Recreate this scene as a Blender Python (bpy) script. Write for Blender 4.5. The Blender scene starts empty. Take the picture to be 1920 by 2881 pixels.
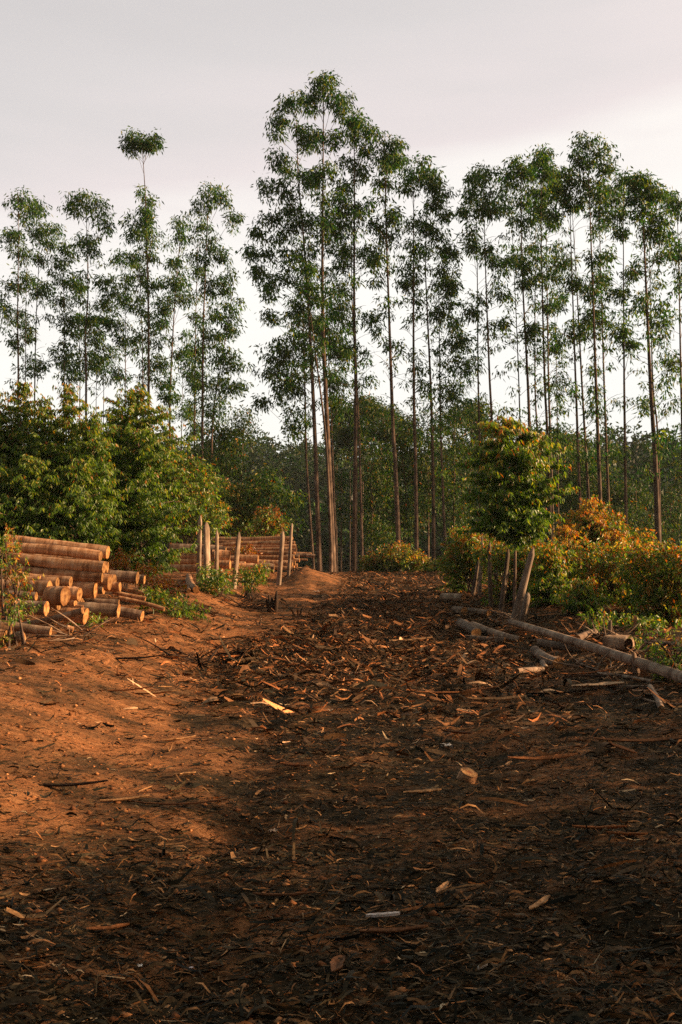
import bpy, math, random
import numpy as np
from mathutils import Vector, Matrix

random.seed(11)
RNG = np.random.default_rng(11)
S = bpy.context.scene
COL = S.collection
R = math.radians

# ------------------------------------------------------------------ camera geometry (photo is 1920 x 2881)
F, CX, CY, HOR = 2800.0, 960.0, 1440.5, 1550.0
CAMZ = 1.6
PITCH = math.atan((HOR - CY) / F)


def P(px, py, Y):
    """World point at depth Y seen at photo pixel px, py."""
    a, b = (px - CX) / F, (CY - py) / F
    cp, sp = math.cos(PITCH), math.sin(PITCH)
    d = Vector((a, cp - b * sp, sp + b * cp))
    t = Y / d.y
    return Vector((d.x * t, Y, CAMZ + d.z * t))


# ------------------------------------------------------------------ terrain
_T = np.random.default_rng(5).random((256, 256))


def vnoise(x, y):
    xi, yi = np.floor(x).astype(int), np.floor(y).astype(int)
    fx, fy = x - xi, y - yi
    fx, fy = fx * fx * (3 - 2 * fx), fy * fy * (3 - 2 * fy)
    a = _T[xi % 256, yi % 256]; b = _T[(xi + 1) % 256, yi % 256]
    c = _T[xi % 256, (yi + 1) % 256]; d = _T[(xi + 1) % 256, (yi + 1) % 256]
    return (a * (1 - fx) + b * fx) * (1 - fy) + (c * (1 - fx) + d * fx) * fy - .5


def sstep(t):
    t = np.clip(t, 0, 1)
    return t * t * (3 - 2 * t)


def gz(x, y):
    x = np.asarray(x, float); y = np.asarray(y, float)
    z = np.interp(y, [-60, 8, 12, 20, 30, 38, 42, 46, 52, 65, 85, 110, 150, 220, 300, 600, 3000],
                  [0, 0, .03, .2, .45, .64, .68, .6, .2, -1.5, -3, -1.5, 4.5, 14, 20, 24, 24])
    B = np.interp(y, [-5, 5, 8, 13, 17, 25, 32, 42, 50], [.1, .28, .48, .29, .28, .46, .44, .3, 0])
    xt = -1.0 - .035 * np.clip(y, 0, 45)
    z = z + B * sstep((xt - x) / 1.9)
    z = z + np.where(y < 60, .04 * np.clip(-x - 6, 0, 30), 0)
    z = z + .5 * np.exp(-((x + 1.05 + .5 * vnoise(y * .5, x * .9)) / .8) ** 2 - ((y - 34.0) / 3.2) ** 2)
    z = z + .12 * np.exp(-((x - 1.1) / .9) ** 2 - ((y - 11.2) / 1.3) ** 2)
    z = z + .2 * sstep((x - 2.6) / 2.2) * np.interp(y, [4, 9, 40, 50], [0, 1, 1, 0])
    near = np.clip(1 - y / 90, .0, 1)
    z = z + near * (.10 * vnoise(x * .55 + 7, y * .4 + 3) + .095 * vnoise(x * 1.6, y * 1.2) + .040 * vnoise(x * 4.2, y * 3.4)
                    + .020 * vnoise(x * 9, y * 8))
    z = z + sstep((y - 75) / 70) * 9 * vnoise(x * .03, y * .03)
    # wheel ruts down the track
    for xr in (-.75, 1.05):
        z = z - (.05 + .02 * np.sin(y * 9 + x * 3) * np.sin(y * 2.3)) * np.exp(-((x - xr - .1 * np.sin(y * .3)) / .22) ** 2) * np.interp(y, [0, 30, 40], [1, 1, 0])
    return z


def gz1(x, y):
    return float(gz(x, y))


def G(px, py, lo=2.5, hi=60.0):
    """World point where the ray through a photo pixel meets the ground."""
    Ys = np.geomspace(lo, hi, 700)
    a, b = (px - CX) / F, (CY - py) / F
    cp, sp = math.cos(PITCH), math.sin(PITCH)
    t = Ys / (cp - b * sp)
    z = CAMZ + (sp + b * cp) * t
    g = gz(a * t, Ys)
    k = np.nonzero(z <= g)[0]
    i = k[0] if len(k) else len(Ys) - 1
    return Vector((a * t[i], Ys[i], g[i]))


# ------------------------------------------------------------------ object helpers
def tag(o, label=None, cat=None, group=None, kind=None):
    if label: o['label'] = label
    if cat: o['category'] = cat
    if group: o['group'] = group
    if kind: o['kind'] = kind
    return o


def link(name, me, mats, parent=None):
    o = bpy.data.objects.new(name, me)
    COL.objects.link(o)
    for m in (mats if isinstance(mats, (list, tuple)) else [mats]):
        me.materials.append(m)
    if parent is not None:
        o.parent = parent
    return o


def empty(name, loc):
    o = bpy.data.objects.new(name, None)
    o.empty_display_size = .2
    COL.objects.link(o)
    o.location = loc
    return o


def np_mesh(name, verts, faces, tint=None, smooth=False):
    """verts n x 3, faces m x k array, tint n x 3."""
    me = bpy.data.meshes.new(name)
    n, (m, k) = len(verts), faces.shape
    me.vertices.add(n)
    me.vertices.foreach_set('co', np.asarray(verts, np.float32).ravel())
    me.loops.add(m * k)
    me.loops.foreach_set('vertex_index', faces.astype(np.int32).ravel())
    me.polygons.add(m)
    me.polygons.foreach_set('loop_start', (np.arange(m) * k).astype(np.int32))
    if smooth:
        me.polygons.foreach_set('use_smooth', np.ones(m, bool))
    if tint is not None:
        a = me.attributes.new('tint', 'FLOAT_COLOR', 'POINT')
        c = np.ones((n, 4), np.float32); c[:, :3] = tint
        a.data.foreach_set('color', c.ravel())
    me.update()
    return me


class MB:
    """Collects tubes and loose faces for one mesh."""
    def __init__(self):
        self.v, self.f = [], []

    def tube(self, pts, rad, sides=8, cap0=False, cap1=False, rough=0.0, rnd=None):
        pts = [Vector(p) for p in pts]
        n = len(pts)
        if not hasattr(rad, '__len__'): rad = [rad] * n
        b = len(self.v)
        t = (pts[1] - pts[0]).normalized()
        u = t.orthogonal().normalized()
        for i, p in enumerate(pts):
            t = (pts[min(i + 1, n - 1)] - pts[max(i - 1, 0)]).normalized()
            u = (u - t * u.dot(t)).normalized()
            w = t.cross(u)
            for k in range(sides):
                an = 2 * math.pi * k / sides
                r = rad[i] * (1 + (rough * (random.random() - .5) * 2 if rough else 0))
                self.v.append(p + (u * math.cos(an) + w * math.sin(an)) * r)
        for i in range(n - 1):
            for k in range(sides):
                k2 = (k + 1) % sides
                self.f.append((b + i * sides + k, b + i * sides + k2, b + (i + 1) * sides + k2, b + (i + 1) * sides + k))
        if cap0: self.f.append(tuple(b + k for k in range(sides))[::-1])
        if cap1: self.f.append(tuple(b + (n - 1) * sides + k for k in range(sides)))

    def mesh(self, name, origin=None, smooth=True):
        me = bpy.data.meshes.new(name)
        o = origin or Vector((0, 0, 0))
        me.from_pydata([tuple(Vector(v) - o) for v in self.v], [], self.f)
        if smooth:
            me.polygons.foreach_set('use_smooth', [len(p.vertices) <= 4 for p in me.polygons])
        me.update()
        return me


# ------------------------------------------------------------------ materials
def mat(name):
    m = bpy.data.materials.new(name)
    m.use_nodes = True
    nt = m.node_tree
    nt.nodes.clear()
    out = nt.nodes.new('ShaderNodeOutputMaterial')
    return m, nt, out


def N(nt, kind, **kw):
    n = nt.nodes.new(kind)
    for k, v in kw.items():
        if k in n.inputs:
            n.inputs[k].default_value = v
        else:
            setattr(n, k, v)
    return n


def ramp(nt, stops, interp='LINEAR'):
    r = nt.nodes.new('ShaderNodeValToRGB')
    r.color_ramp.interpolation = interp
    e = r.color_ramp.elements
    while len(e) > 1: e.remove(e[-1])
    e[0].position = stops[0][0]; e[0].color = (*stops[0][1], 1)
    for p, c in stops[1:]:
        x = e.new(p); x.color = (*c, 1)
    return r


def mix(nt, fac, a, b, mode='MIX'):
    m = nt.nodes.new('ShaderNodeMix'); m.data_type = 'RGBA'; m.blend_type = mode
    for sock, v in ((m.inputs[0], fac), (m.inputs[6], a), (m.inputs[7], b)):
        if hasattr(v, 'default_value') or hasattr(v, 'links'): nt.links.new(v, sock)
        elif isinstance(v, tuple): sock.default_value = (*v, 1)
        else: sock.default_value = v
    return m.outputs[2]


def leaf_material(name, transl=.38, rough=.42, spec=.2):
    m, nt, out = mat(name)
    at = N(nt, 'ShaderNodeAttribute', attribute_name='tint')
    p = N(nt, 'ShaderNodeBsdfPrincipled', Roughness=rough)
    p.inputs['Specular IOR Level'].default_value = spec
    tr = N(nt, 'ShaderNodeBsdfTranslucent')
    hsv = N(nt, 'ShaderNodeHueSaturation', Hue=.485, Saturation=1.15, Value=1.5)
    nt.links.new(at.outputs['Color'], hsv.inputs['Color'])
    nt.links.new(at.outputs['Color'], p.inputs['Base Color'])
    nt.links.new(hsv.outputs[0], tr.inputs['Color'])
    mx = N(nt, 'ShaderNodeMixShader', Fac=transl)
    nt.links.new(p.outputs[0], mx.inputs[1]); nt.links.new(tr.outputs[0], mx.inputs[2])
    nt.links.new(mx.outputs[0], out.inputs[0])
    return m


def wood_material(name, light, dark, pale, band=9.0, along='X', bump=.4, rough=.8, crack=.0):
    """Bark or weathered wood: bands across the local axis, streaks along it, patches."""
    m, nt, out = mat(name)
    tc = N(nt, 'ShaderNodeTexCoord')
    oi = N(nt, 'ShaderNodeObjectInfo')
    off = N(nt, 'ShaderNodeVectorMath', operation='ADD')
    nt.links.new(tc.outputs['Object'], off.inputs[0])
    sc = N(nt, 'ShaderNodeMath', operation='MULTIPLY'); sc.inputs[1].default_value = 37.0
    nt.links.new(oi.outputs['Random'], sc.inputs[0]); nt.links.new(sc.outputs[0], off.inputs[1])
    across = N(nt, 'ShaderNodeMapping'); along_m = N(nt, 'ShaderNodeMapping')
    i = 'XYZ'.index(along)
    s1 = [1.3, 1.3, 1.3]; s1[i] = band
    s2 = [11.0, 11.0, 11.0]; s2[i] = .7
    across.inputs['Scale'].default_value = s1; along_m.inputs['Scale'].default_value = s2
    nt.links.new(off.outputs[0], across.inputs[0]); nt.links.new(off.outputs[0], along_m.inputs[0])
    n1 = N(nt, 'ShaderNodeTexNoise', Scale=1.6, Detail=5.0, Roughness=.6)
    n2 = N(nt, 'ShaderNodeTexNoise', Scale=2.5, Detail=5.0, Roughness=.6)
    n3 = N(nt, 'ShaderNodeTexNoise', Scale=1.7, Detail=3.0)
    nt.links.new(across.outputs[0], n1.inputs[0]); nt.links.new(along_m.outputs[0], n2.inputs[0]); nt.links.new(off.outputs[0], n3.inputs[0])
    r1 = ramp(nt, [(.36, dark), (.5, light), (.66, pale)])
    nt.links.new(n1.outputs[0], r1.inputs[0])
    r2 = ramp(nt, [(.3, (.35, .3, .27)), (.55, (1, 1, 1))])
    nt.links.new(n2.outputs[0], r2.inputs[0])
    c = mix(nt, .75, r1.outputs[0], r2.outputs[0], 'MULTIPLY')
    r3 = ramp(nt, [(.35, (.55, .5, .48)), (.6, (1.1, 1.05, 1.0))])
    nt.links.new(n3.outputs[0], r3.inputs[0])
    c = mix(nt, .8, c, r3.outputs[0], 'MULTIPLY')
    hv = N(nt, 'ShaderNodeHueSaturation')
    mr = N(nt, 'ShaderNodeMapRange'); mr.inputs['To Min'].default_value = .7; mr.inputs['To Max'].default_value = 1.25
    nt.links.new(oi.outputs['Random'], mr.inputs[0]); nt.links.new(mr.outputs[0], hv.inputs['Value']); nt.links.new(c, hv.inputs['Color'])
    p = N(nt, 'ShaderNodeBsdfPrincipled', Roughness=rough)
    p.inputs['Specular IOR Level'].default_value = .2
    nt.links.new(hv.outputs[0], p.inputs['Base Color'])
    add = N(nt, 'ShaderNodeMath', operation='ADD')
    nt.links.new(n1.outputs[0], add.inputs[0]); nt.links.new(n2.outputs[0], add.inputs[1])
    bp = N(nt, 'ShaderNodeBump', Strength=bump, Distance=.02)
    nt.links.new(add.outputs[0], bp.inputs['Height']); nt.links.new(bp.outputs[0], p.inputs['Normal'])
    nt.links.new(p.outputs[0], out.inputs[0])
    return m


def cut_material():
    m, nt, out = mat('cut_wood')
    tc = N(nt, 'ShaderNodeTexCoord'); oi = N(nt, 'ShaderNodeObjectInfo')
    mp = N(nt, 'ShaderNodeMapping'); mp.inputs['Scale'].default_value = (0.02, 1, 1)
    nt.links.new(tc.outputs['Object'], mp.inputs[0])
    nz = N(nt, 'ShaderNodeTexNoise', Scale=14.0, Detail=4.0)
    nt.links.new(mp.outputs[0], nz.inputs[0])
    ln = N(nt, 'ShaderNodeVectorMath', operation='LENGTH')
    nt.links.new(mp.outputs[0], ln.inputs[0])
    s = N(nt, 'ShaderNodeMath', operation='MULTIPLY_ADD'); s.inputs[1].default_value = .03; 
    nt.links.new(nz.outputs[0], s.inputs[0]); nt.links.new(ln.outputs['Value'], s.inputs[2])
    k = N(nt, 'ShaderNodeMath', operation='MULTIPLY'); k.inputs[1].default_value = 420.0
    nt.links.new(s.outputs[0], k.inputs[0])
    sn = N(nt, 'ShaderNodeMath', operation='SINE'); nt.links.new(k.outputs[0], sn.inputs[0])
    r = ramp(nt, [(.0, (.46, .22, .075)), (1.0, (.62, .34, .13))])
    mr = N(nt, 'ShaderNodeMapRange'); mr.inputs['From Min'].default_value = -1
    nt.links.new(sn.outputs[0], mr.inputs[0]); nt.links.new(mr.outputs[0], r.inputs[0])
    core = ramp(nt, [(.0, (.55, .3, .2)), (.035, (1, 1, 1)), (.09, (1, 1, 1)), (.13, (.75, .6, .45))])
    nt.links.new(ln.outputs['Value'], core.inputs[0])
    c = mix(nt, 1.0, r.outputs[0], core.outputs[0], 'MULTIPLY')
    st = ramp(nt, [(.34, (.36, .27, .2)), (.6, (1, 1, 1))])
    n2 = N(nt, 'ShaderNodeTexNoise', Scale=17.0, Detail=4.0); nt.links.new(tc.outputs['Object'], n2.inputs[0]); nt.links.new(n2.outputs[0], st.inputs[0])
    c = mix(nt, .9, c, st.outputs[0], 'MULTIPLY')
    hv = N(nt, 'ShaderNodeHueSaturation')
    m2 = N(nt, 'ShaderNodeMapRange'); m2.inputs['To Min'].default_value = .42; m2.inputs['To Max'].default_value = .92
    nt.links.new(oi.outputs['Random'], m2.inputs[0]); nt.links.new(m2.outputs[0], hv.inputs['Value']); nt.links.new(c, hv.inputs['Color'])
    p = N(nt, 'ShaderNodeBsdfPrincipled', Roughness=.75)
    p.inputs['Specular IOR Level'].default_value = .2
    nt.links.new(hv.outputs[0], p.inputs['Base Color'])
    bp = N(nt, 'ShaderNodeBump', Strength=.3, Distance=.01); nt.links.new(n2.outputs[0], bp.inputs['Height']); nt.links.new(bp.outputs[0], p.inputs['Normal'])
    nt.links.new(p.outputs[0], out.inputs[0])
    return m


def tint_material(name, rough=.8, spec=.15, transl=0.0):
    m, nt, out = mat(name)
    at = N(nt, 'ShaderNodeAttribute', attribute_name='tint')
    tc = N(nt, 'ShaderNodeTexCoord')
    nz = N(nt, 'ShaderNodeTexNoise', Scale=60.0, Detail=3.0); nt.links.new(tc.outputs['Object'], nz.inputs[0])
    r = ramp(nt, [(.3, (.55, .5, .45)), (.7, (1.3, 1.25, 1.2))]); nt.links.new(nz.outputs[0], r.inputs[0])
    c = mix(nt, 1.0, at.outputs['Color'], r.outputs[0], 'MULTIPLY')
    p = N(nt, 'ShaderNodeBsdfPrincipled', Roughness=rough)
    p.inputs['Specular IOR Level'].default_value = spec
    nt.links.new(c, p.inputs['Base Color'])
    nt.links.new(p.outputs[0], out.inputs[0])
    return m


def ground_material():
    m, nt, out = mat('red_earth')
    tc = N(nt, 'ShaderNodeTexCoord')
    at = N(nt, 'ShaderNodeAttribute', attribute_name='tint')     # R = how much trampled litter lies in the soil, G = leaf mould under the woods
    sep = N(nt, 'ShaderNodeSeparateColor'); nt.links.new(at.outputs['Color'], sep.inputs[0])
    st = N(nt, 'ShaderNodeMapping'); st.inputs['Scale'].default_value = (.7, 1.5, 1)
    nt.links.new(tc.outputs['Object'], st.inputs[0])
    n1 = N(nt, 'ShaderNodeTexNoise', Scale=1.3, Detail=6.0, Roughness=.62)
    n2 = N(nt, 'ShaderNodeTexNoise', Scale=9.0, Detail=6.0, Roughness=.65)
    n3 = N(nt, 'ShaderNodeTexNoise', Scale=45.0, Detail=5.0, Roughness=.7)
    for n in (n1, n2, n3): nt.links.new(st.outputs[0], n.inputs[0])
    earth = ramp(nt, [(.3, EARTH[0]), (.5, EARTH[1]), (.7, EARTH[2])]); nt.links.new(n2.outputs[0], earth.inputs[0])
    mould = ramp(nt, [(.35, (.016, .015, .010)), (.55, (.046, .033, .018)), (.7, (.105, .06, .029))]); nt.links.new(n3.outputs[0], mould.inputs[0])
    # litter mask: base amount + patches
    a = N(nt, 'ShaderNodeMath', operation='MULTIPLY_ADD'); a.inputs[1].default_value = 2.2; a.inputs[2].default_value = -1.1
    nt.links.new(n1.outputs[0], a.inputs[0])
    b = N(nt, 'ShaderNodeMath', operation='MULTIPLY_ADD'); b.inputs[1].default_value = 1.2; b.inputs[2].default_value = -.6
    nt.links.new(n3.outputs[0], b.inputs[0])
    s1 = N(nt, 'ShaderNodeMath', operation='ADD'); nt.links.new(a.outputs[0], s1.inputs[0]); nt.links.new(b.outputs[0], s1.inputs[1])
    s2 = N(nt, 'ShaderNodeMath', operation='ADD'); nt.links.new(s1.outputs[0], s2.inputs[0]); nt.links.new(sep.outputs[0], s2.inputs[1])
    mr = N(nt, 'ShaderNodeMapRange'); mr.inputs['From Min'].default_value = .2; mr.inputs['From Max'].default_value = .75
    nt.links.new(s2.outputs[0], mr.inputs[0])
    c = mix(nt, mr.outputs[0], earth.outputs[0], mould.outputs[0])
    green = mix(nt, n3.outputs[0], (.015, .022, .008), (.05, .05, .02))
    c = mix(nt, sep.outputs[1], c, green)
    p = N(nt, 'ShaderNodeBsdfPrincipled', Roughness=.95)
    p.inputs['Specular IOR Level'].default_value = .08
    nt.links.new(c, p.inputs['Base Color'])
    h = N(nt, 'ShaderNodeMath', operation='MULTIPLY_ADD'); h.inputs[1].default_value = .5
    nt.links.new(n3.outputs[0], h.inputs[0]); nt.links.new(n2.outputs[0], h.inputs[2])
    bp = N(nt, 'ShaderNodeBump', Strength=.75, Distance=.05); nt.links.new(h.outputs[0], bp.inputs['Height'])
    nt.links.new(bp.outputs[0], p.inputs['Normal'])
    nt.links.new(p.outputs[0], out.inputs[0])
    return m


HAZE = .00022
EARTH = [(.19, .075, .030), (.33, .135, .052), (.46, .215, .09)]
M_LEAF = leaf_material('eucalyptus_leaf')
M_BUSH = leaf_material('young_leaf', .5, .36, .5)
M_TRUNK = wood_material('eucalyptus_trunk_bark', (.135, .092, .07), (.065, .046, .037), (.24, .17, .13), band=1.2, along='Z', bump=.3)
M_LOG = wood_material('log_bark', (.52, .28, .145), (.27, .13, .062), (.66, .44, .28), band=8.0, along='X', bump=.35)
M_GREYLOG = wood_material('dry_log_bark', (.29, .20, .14), (.15, .095, .065), (.42, .33, .25), band=6.0, along='X', bump=.5)
M_POST = wood_material('weathered_post', (.33, .25, .185), (.18, .13, .095), (.48, .39, .30), band=1.0, along='Z', bump=.6)
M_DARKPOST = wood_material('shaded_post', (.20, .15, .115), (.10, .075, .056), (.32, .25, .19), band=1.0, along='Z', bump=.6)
M_STUB = wood_material('charred_stub', (.06, .035, .022), (.02, .012, .009), (.16, .08, .04), band=2.0, along='Z', bump=.6)
M_CUT = cut_material()
M_LITTER = tint_material('bark_litter')
M_GROUND = ground_material()


# ------------------------------------------------------------------ ground sheet
def build_ground():
    xs = np.concatenate([-np.geomspace(1500, 9.2, 60), np.linspace(-9, 9, 260), np.geomspace(9.2, 1500, 60)])
    ys = np.concatenate([-np.geomspace(1500, 3, 30), np.linspace(-2.5, 2, 20), np.geomspace(2.05, 60, 420), np.geomspace(60.5, 3000, 110)])
    X, Y = np.meshgrid(xs, ys)
    Z = gz(X, Y)
    n, m = X.shape
    v = np.stack([X, Y, Z], -1).reshape(-1, 3)
    i = np.arange(n * m).reshape(n, m)
    f = np.stack([i[:-1, :-1], i[:-1, 1:], i[1:, 1:], i[1:, :-1]], -1).reshape(-1, 4)
    t = np.zeros((n * m, 3))
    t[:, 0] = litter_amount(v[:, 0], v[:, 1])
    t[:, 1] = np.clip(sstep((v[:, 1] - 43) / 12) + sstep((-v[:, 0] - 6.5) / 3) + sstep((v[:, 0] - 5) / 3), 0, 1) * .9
    o = link('ground', np_mesh('ground', v, f, t, True), M_GROUND)
    tag(o, 'red earth logging track and banks running to the woods', 'ground', kind='structure')


def clods():
    g = np.random.default_rng(31)
    n = 2600
    Y = 3.0 * (26 / 3.0) ** g.random(n); X = -(.2 + .42 * Y) * g.random(n) + .8 * g.random(n)
    r = np.clip(.007 * np.exp(g.normal(0, .55, n)), .003, .022) * (1 + Y * .03)
    ico = np.array([(0, 0, 1), (.9, 0, .1), (.3, .85, 0), (-.7, .5, .1), (-.7, -.5, -.1), (.3, -.85, .1), (0, 0, -.8)])
    tri = np.array([(0, 1, 2), (0, 2, 3), (0, 3, 4), (0, 4, 5), (0, 5, 1), (6, 2, 1), (6, 3, 2), (6, 4, 3), (6, 5, 4), (6, 1, 5)])
    V = ico[None] * (1 + g.normal(0, .2, (n, 7, 3))) * r[:, None, None] * np.array([1.2, 1, .7])
    V += np.stack([X, Y, gz(X, Y) + r * .2], -1)[:, None, :]
    f = (tri[None] + (np.arange(n) * 7)[:, None, None]).reshape(-1, 3)
    t = np.array(EARTH)[g.choice(3, n)] * np.exp(g.normal(-.25, .3, (n, 1)))
    o = link('earth_clods', np_mesh('earth_clods', V.reshape(-1, 3), f, np.repeat(t, 7, 0)), M_LITTER)
    tag(o, 'crumbs and clods of red earth on the bank', 'earth', kind='stuff')


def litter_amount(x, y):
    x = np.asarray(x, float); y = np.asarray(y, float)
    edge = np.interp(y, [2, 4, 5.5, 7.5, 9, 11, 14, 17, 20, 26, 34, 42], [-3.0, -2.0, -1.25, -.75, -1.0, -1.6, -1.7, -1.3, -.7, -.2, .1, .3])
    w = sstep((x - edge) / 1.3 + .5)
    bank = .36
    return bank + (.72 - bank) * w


build_ground()


# ------------------------------------------------------------------ litter of bark strips, chips and twigs
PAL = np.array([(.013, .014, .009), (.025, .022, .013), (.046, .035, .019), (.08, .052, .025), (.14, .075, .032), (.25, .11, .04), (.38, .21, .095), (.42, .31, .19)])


def strips(n, yr, xspan, lmed, lsig, ar, pitch, weights, seed, dens, lift=.004, curl=.8, gain=1.0):
    g = np.random.default_rng(seed)
    Y = yr[0] * (yr[1] / yr[0]) ** g.random(n * 2)
    X = (g.random(n * 2) * 2 - 1) * (xspan[0] + xspan[1] * Y)
    keep = g.random(n * 2) < dens(X, Y)
    X, Y = X[keep][:n], Y[keep][:n]
    n = len(X)
    L = lmed * np.exp(g.normal(0, lsig, n)); L = np.clip(L, .012, lmed * 3.2)
    Wd = L / (ar * np.exp(g.normal(0, .35, n)))
    yaw = np.where(g.random(n) < .7, g.normal(.12, .42, n), g.random(n) * 6.283)
    pt = g.normal(0, pitch, n); roll = g.normal(0, .7, n)
    cu = g.normal(0, curl, n); tw = g.normal(0, .5, n)
    side = g.normal(0, .13, n)
    ns = 4
    s = np.linspace(-.5, .5, ns)
    V = np.zeros((n, ns, 2, 3))
    dx, dy = np.cos(yaw), np.sin(yaw)
    for j, t in enumerate(s):
        ang = cu * t
        along = L * (np.sin(cu * t + 1e-6) / (cu + 1e-6) if False else t)
        up = L * cu * t * t * .9 + np.sin(pt) * L * t
        sd = L * side * t * t
        wj = Wd * (.5 if j in (1, 2) else .5 * (.35 + .5 * g.random(n)))
        rl = roll + tw * t * 2
        cx = X + dx * along * np.cos(pt) - dy * sd
        cy = Y + dy * along * np.cos(pt) + dx * sd
        ox, oy, oz = -dy * np.cos(rl) * wj, dx * np.cos(rl) * wj, np.sin(rl) * wj
        for q, sg in enumerate((-1, 1)):
            V[:, j, q, 0] = cx + sg * ox; V[:, j, q, 1] = cy + sg * oy; V[:, j, q, 2] = up + sg * oz
    base = gz(X, Y)
    zmin = V[:, :, :, 2].min((1, 2))
    V[:, :, :, 2] += (base - zmin * (.55 + .4 * g.random(n)) + lift)[:, None, None]
    idx = (np.arange(n) * ns * 2)[:, None, None]
    q = np.array([[2 * j, 2 * j + 1, 2 * j + 3, 2 * j + 2] for j in range(ns - 1)])
    fc = (idx + q[None]).reshape(-1, 4)
    w = np.array(weights, float); w /= w.sum()
    c = PAL[g.choice(len(PAL), n, p=w)] * gain * np.exp(g.normal(0, .25, (n, 1)))
    return V.reshape(-1, 3), fc, np.repeat(c, ns * 2, 0)


def litter(name, label, parts):
    V, Fc, T, b = [], [], [], 0
    for v, f, t in parts:
        V.append(v); Fc.append(f + b); T.append(t); b += len(v)
    o = link(name, np_mesh(name, np.concatenate(V), np.concatenate(Fc), np.concatenate(T)), M_LITTER)
    tag(o, label, 'litter', kind='stuff')


def d_slash(x, y): return d_road(x, y) * (1 - .6 * sstep((np.asarray(x) - 1.6) / 1.5) * (np.asarray(y) < 22)) * (.06 + .94 * sstep((np.asarray(y) - 8) / 9))
def d_road(x, y): return np.clip((litter_amount(x, y) - .30) / .5, .14, 1)
def d_any(x, y): return np.clip((litter_amount(x, y) - .30) / .5, .42, 1)


clods()
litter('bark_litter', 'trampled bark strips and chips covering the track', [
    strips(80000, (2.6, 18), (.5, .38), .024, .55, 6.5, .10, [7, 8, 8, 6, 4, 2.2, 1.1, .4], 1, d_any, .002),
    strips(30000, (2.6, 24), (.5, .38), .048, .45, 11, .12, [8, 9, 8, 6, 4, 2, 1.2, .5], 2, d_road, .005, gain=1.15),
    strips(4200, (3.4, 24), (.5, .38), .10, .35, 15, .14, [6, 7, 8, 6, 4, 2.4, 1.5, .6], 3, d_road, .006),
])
litter('logging_slash', 'heaped dark bark slash across the far track', [
    strips(60000, (7.5, 43), (1.2, .25), .07, .5, 7, .24, [4, 6, 8, 9, 8, 5, 2.4, 1.2], 4, d_slash, .008, gain=np.array([1.4, 1.2, 1.15])),
    strips(22000, (9, 43), (1.2, .25), .14, .45, 11, .26, [4, 6, 8, 9, 8, 5, 2.4, 1.2], 5, d_slash, .010, .7, gain=np.array([1.4, 1.2, 1.15])),
    strips(900, (12, 42), (1.2, .25), .2, .35, 11, .5, [4, 6, 8, 8, 6, 3, 2, 1], 6, d_slash, .015, .8, gain=np.array([1.4, 1.2, 1.15])),
])


# ------------------------------------------------------------------ leaves
def leaf_mesh(name, pos, dirs, length, width, tint, fold=.25, seed=0, origin=(0, 0, 0)):
    """One folded leaf (two triangles, four points) per position."""
    g = np.random.default_rng(seed)
    n = len(pos)
    d = dirs / (np.linalg.norm(dirs, axis=1, keepdims=True) + 1e-9)
    r = g.normal(0, 1, (n, 3))
    s = np.cross(d, r); s /= (np.linalg.norm(s, axis=1, keepdims=True) + 1e-9)
    nn = np.cross(s, d)
    L = (length * np.exp(g.normal(0, .22, n)))[:, None]; Wd = (width * np.exp(g.normal(0, .2, n)))[:, None]
    V = np.empty((n, 4, 3))
    V[:, 0] = pos
    V[:, 1] = pos + d * L * .42 + s * Wd * .5 + nn * Wd * fold
    V[:, 2] = pos + d * L
    V[:, 3] = pos + d * L * .42 - s * Wd * .5 + nn * Wd * fold
    b = (np.arange(n) * 4)[:, None]
    f = np.concatenate([b + np.array([[0, 1, 2]]), b + np.array([[0, 2, 3]])], 1).reshape(-1, 3)
    return np_mesh(name, V.reshape(-1, 3) - np.array(origin), f, np.repeat(tint, 4, 0))


E_GREEN = np.array([(.016, .062, .018), (.030, .092, .018), (.058, .128, .018), (.11, .165, .020), (.18, .185, .028)])
B_GREEN = np.array([(.044, .108, .022), (.078, .158, .024), (.13, .215, .032), (.22, .265, .045), (.35, .33, .09)])
B_ORNG = np.array([(.36, .24, .055), (.42, .19, .05), (.42, .15, .035), (.42, .34, .07), (.28, .11, .04)])


def tufts(g, centres, n_leaf, spread, outw=None, droop=.9):
    """Leaves of tufts round given centres: positions and directions."""
    k = len(centres)
    c = np.repeat(centres, n_leaf, 0)
    off = g.normal(0, 1, (k * n_leaf, 3)) * np.array([spread, spread, spread * .75])
    pos = c + off
    d = off / (np.linalg.norm(off, axis=1, keepdims=True) + 1e-9) * .5 + g.normal(0, .45, (k * n_leaf, 3))
    d[:, 2] -= droop
    return pos, d


def curve_pts(pts, n):
    """Catmull-Rom through world points."""
    p = [Vector(q) for q in pts]
    if len(p) == 2:
        return [p[0].lerp(p[1], i / (n - 1)) for i in range(n)]
    p = [p[0] * 2 - p[1]] + p + [p[-1] * 2 - p[-2]]
    segs = len(p) - 3
    out = []
    for i in range(n):
        t = i / (n - 1) * segs
        k = min(int(t), segs - 1); u = t - k
        a, b, c, d = p[k:k + 4]
        out.append(.5 * ((2 * b) + (c - a) * u + (2 * a - 5 * b + 4 * c - d) * u * u + (3 * b - a - 3 * c + d) * u ** 3))
    return out


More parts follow.
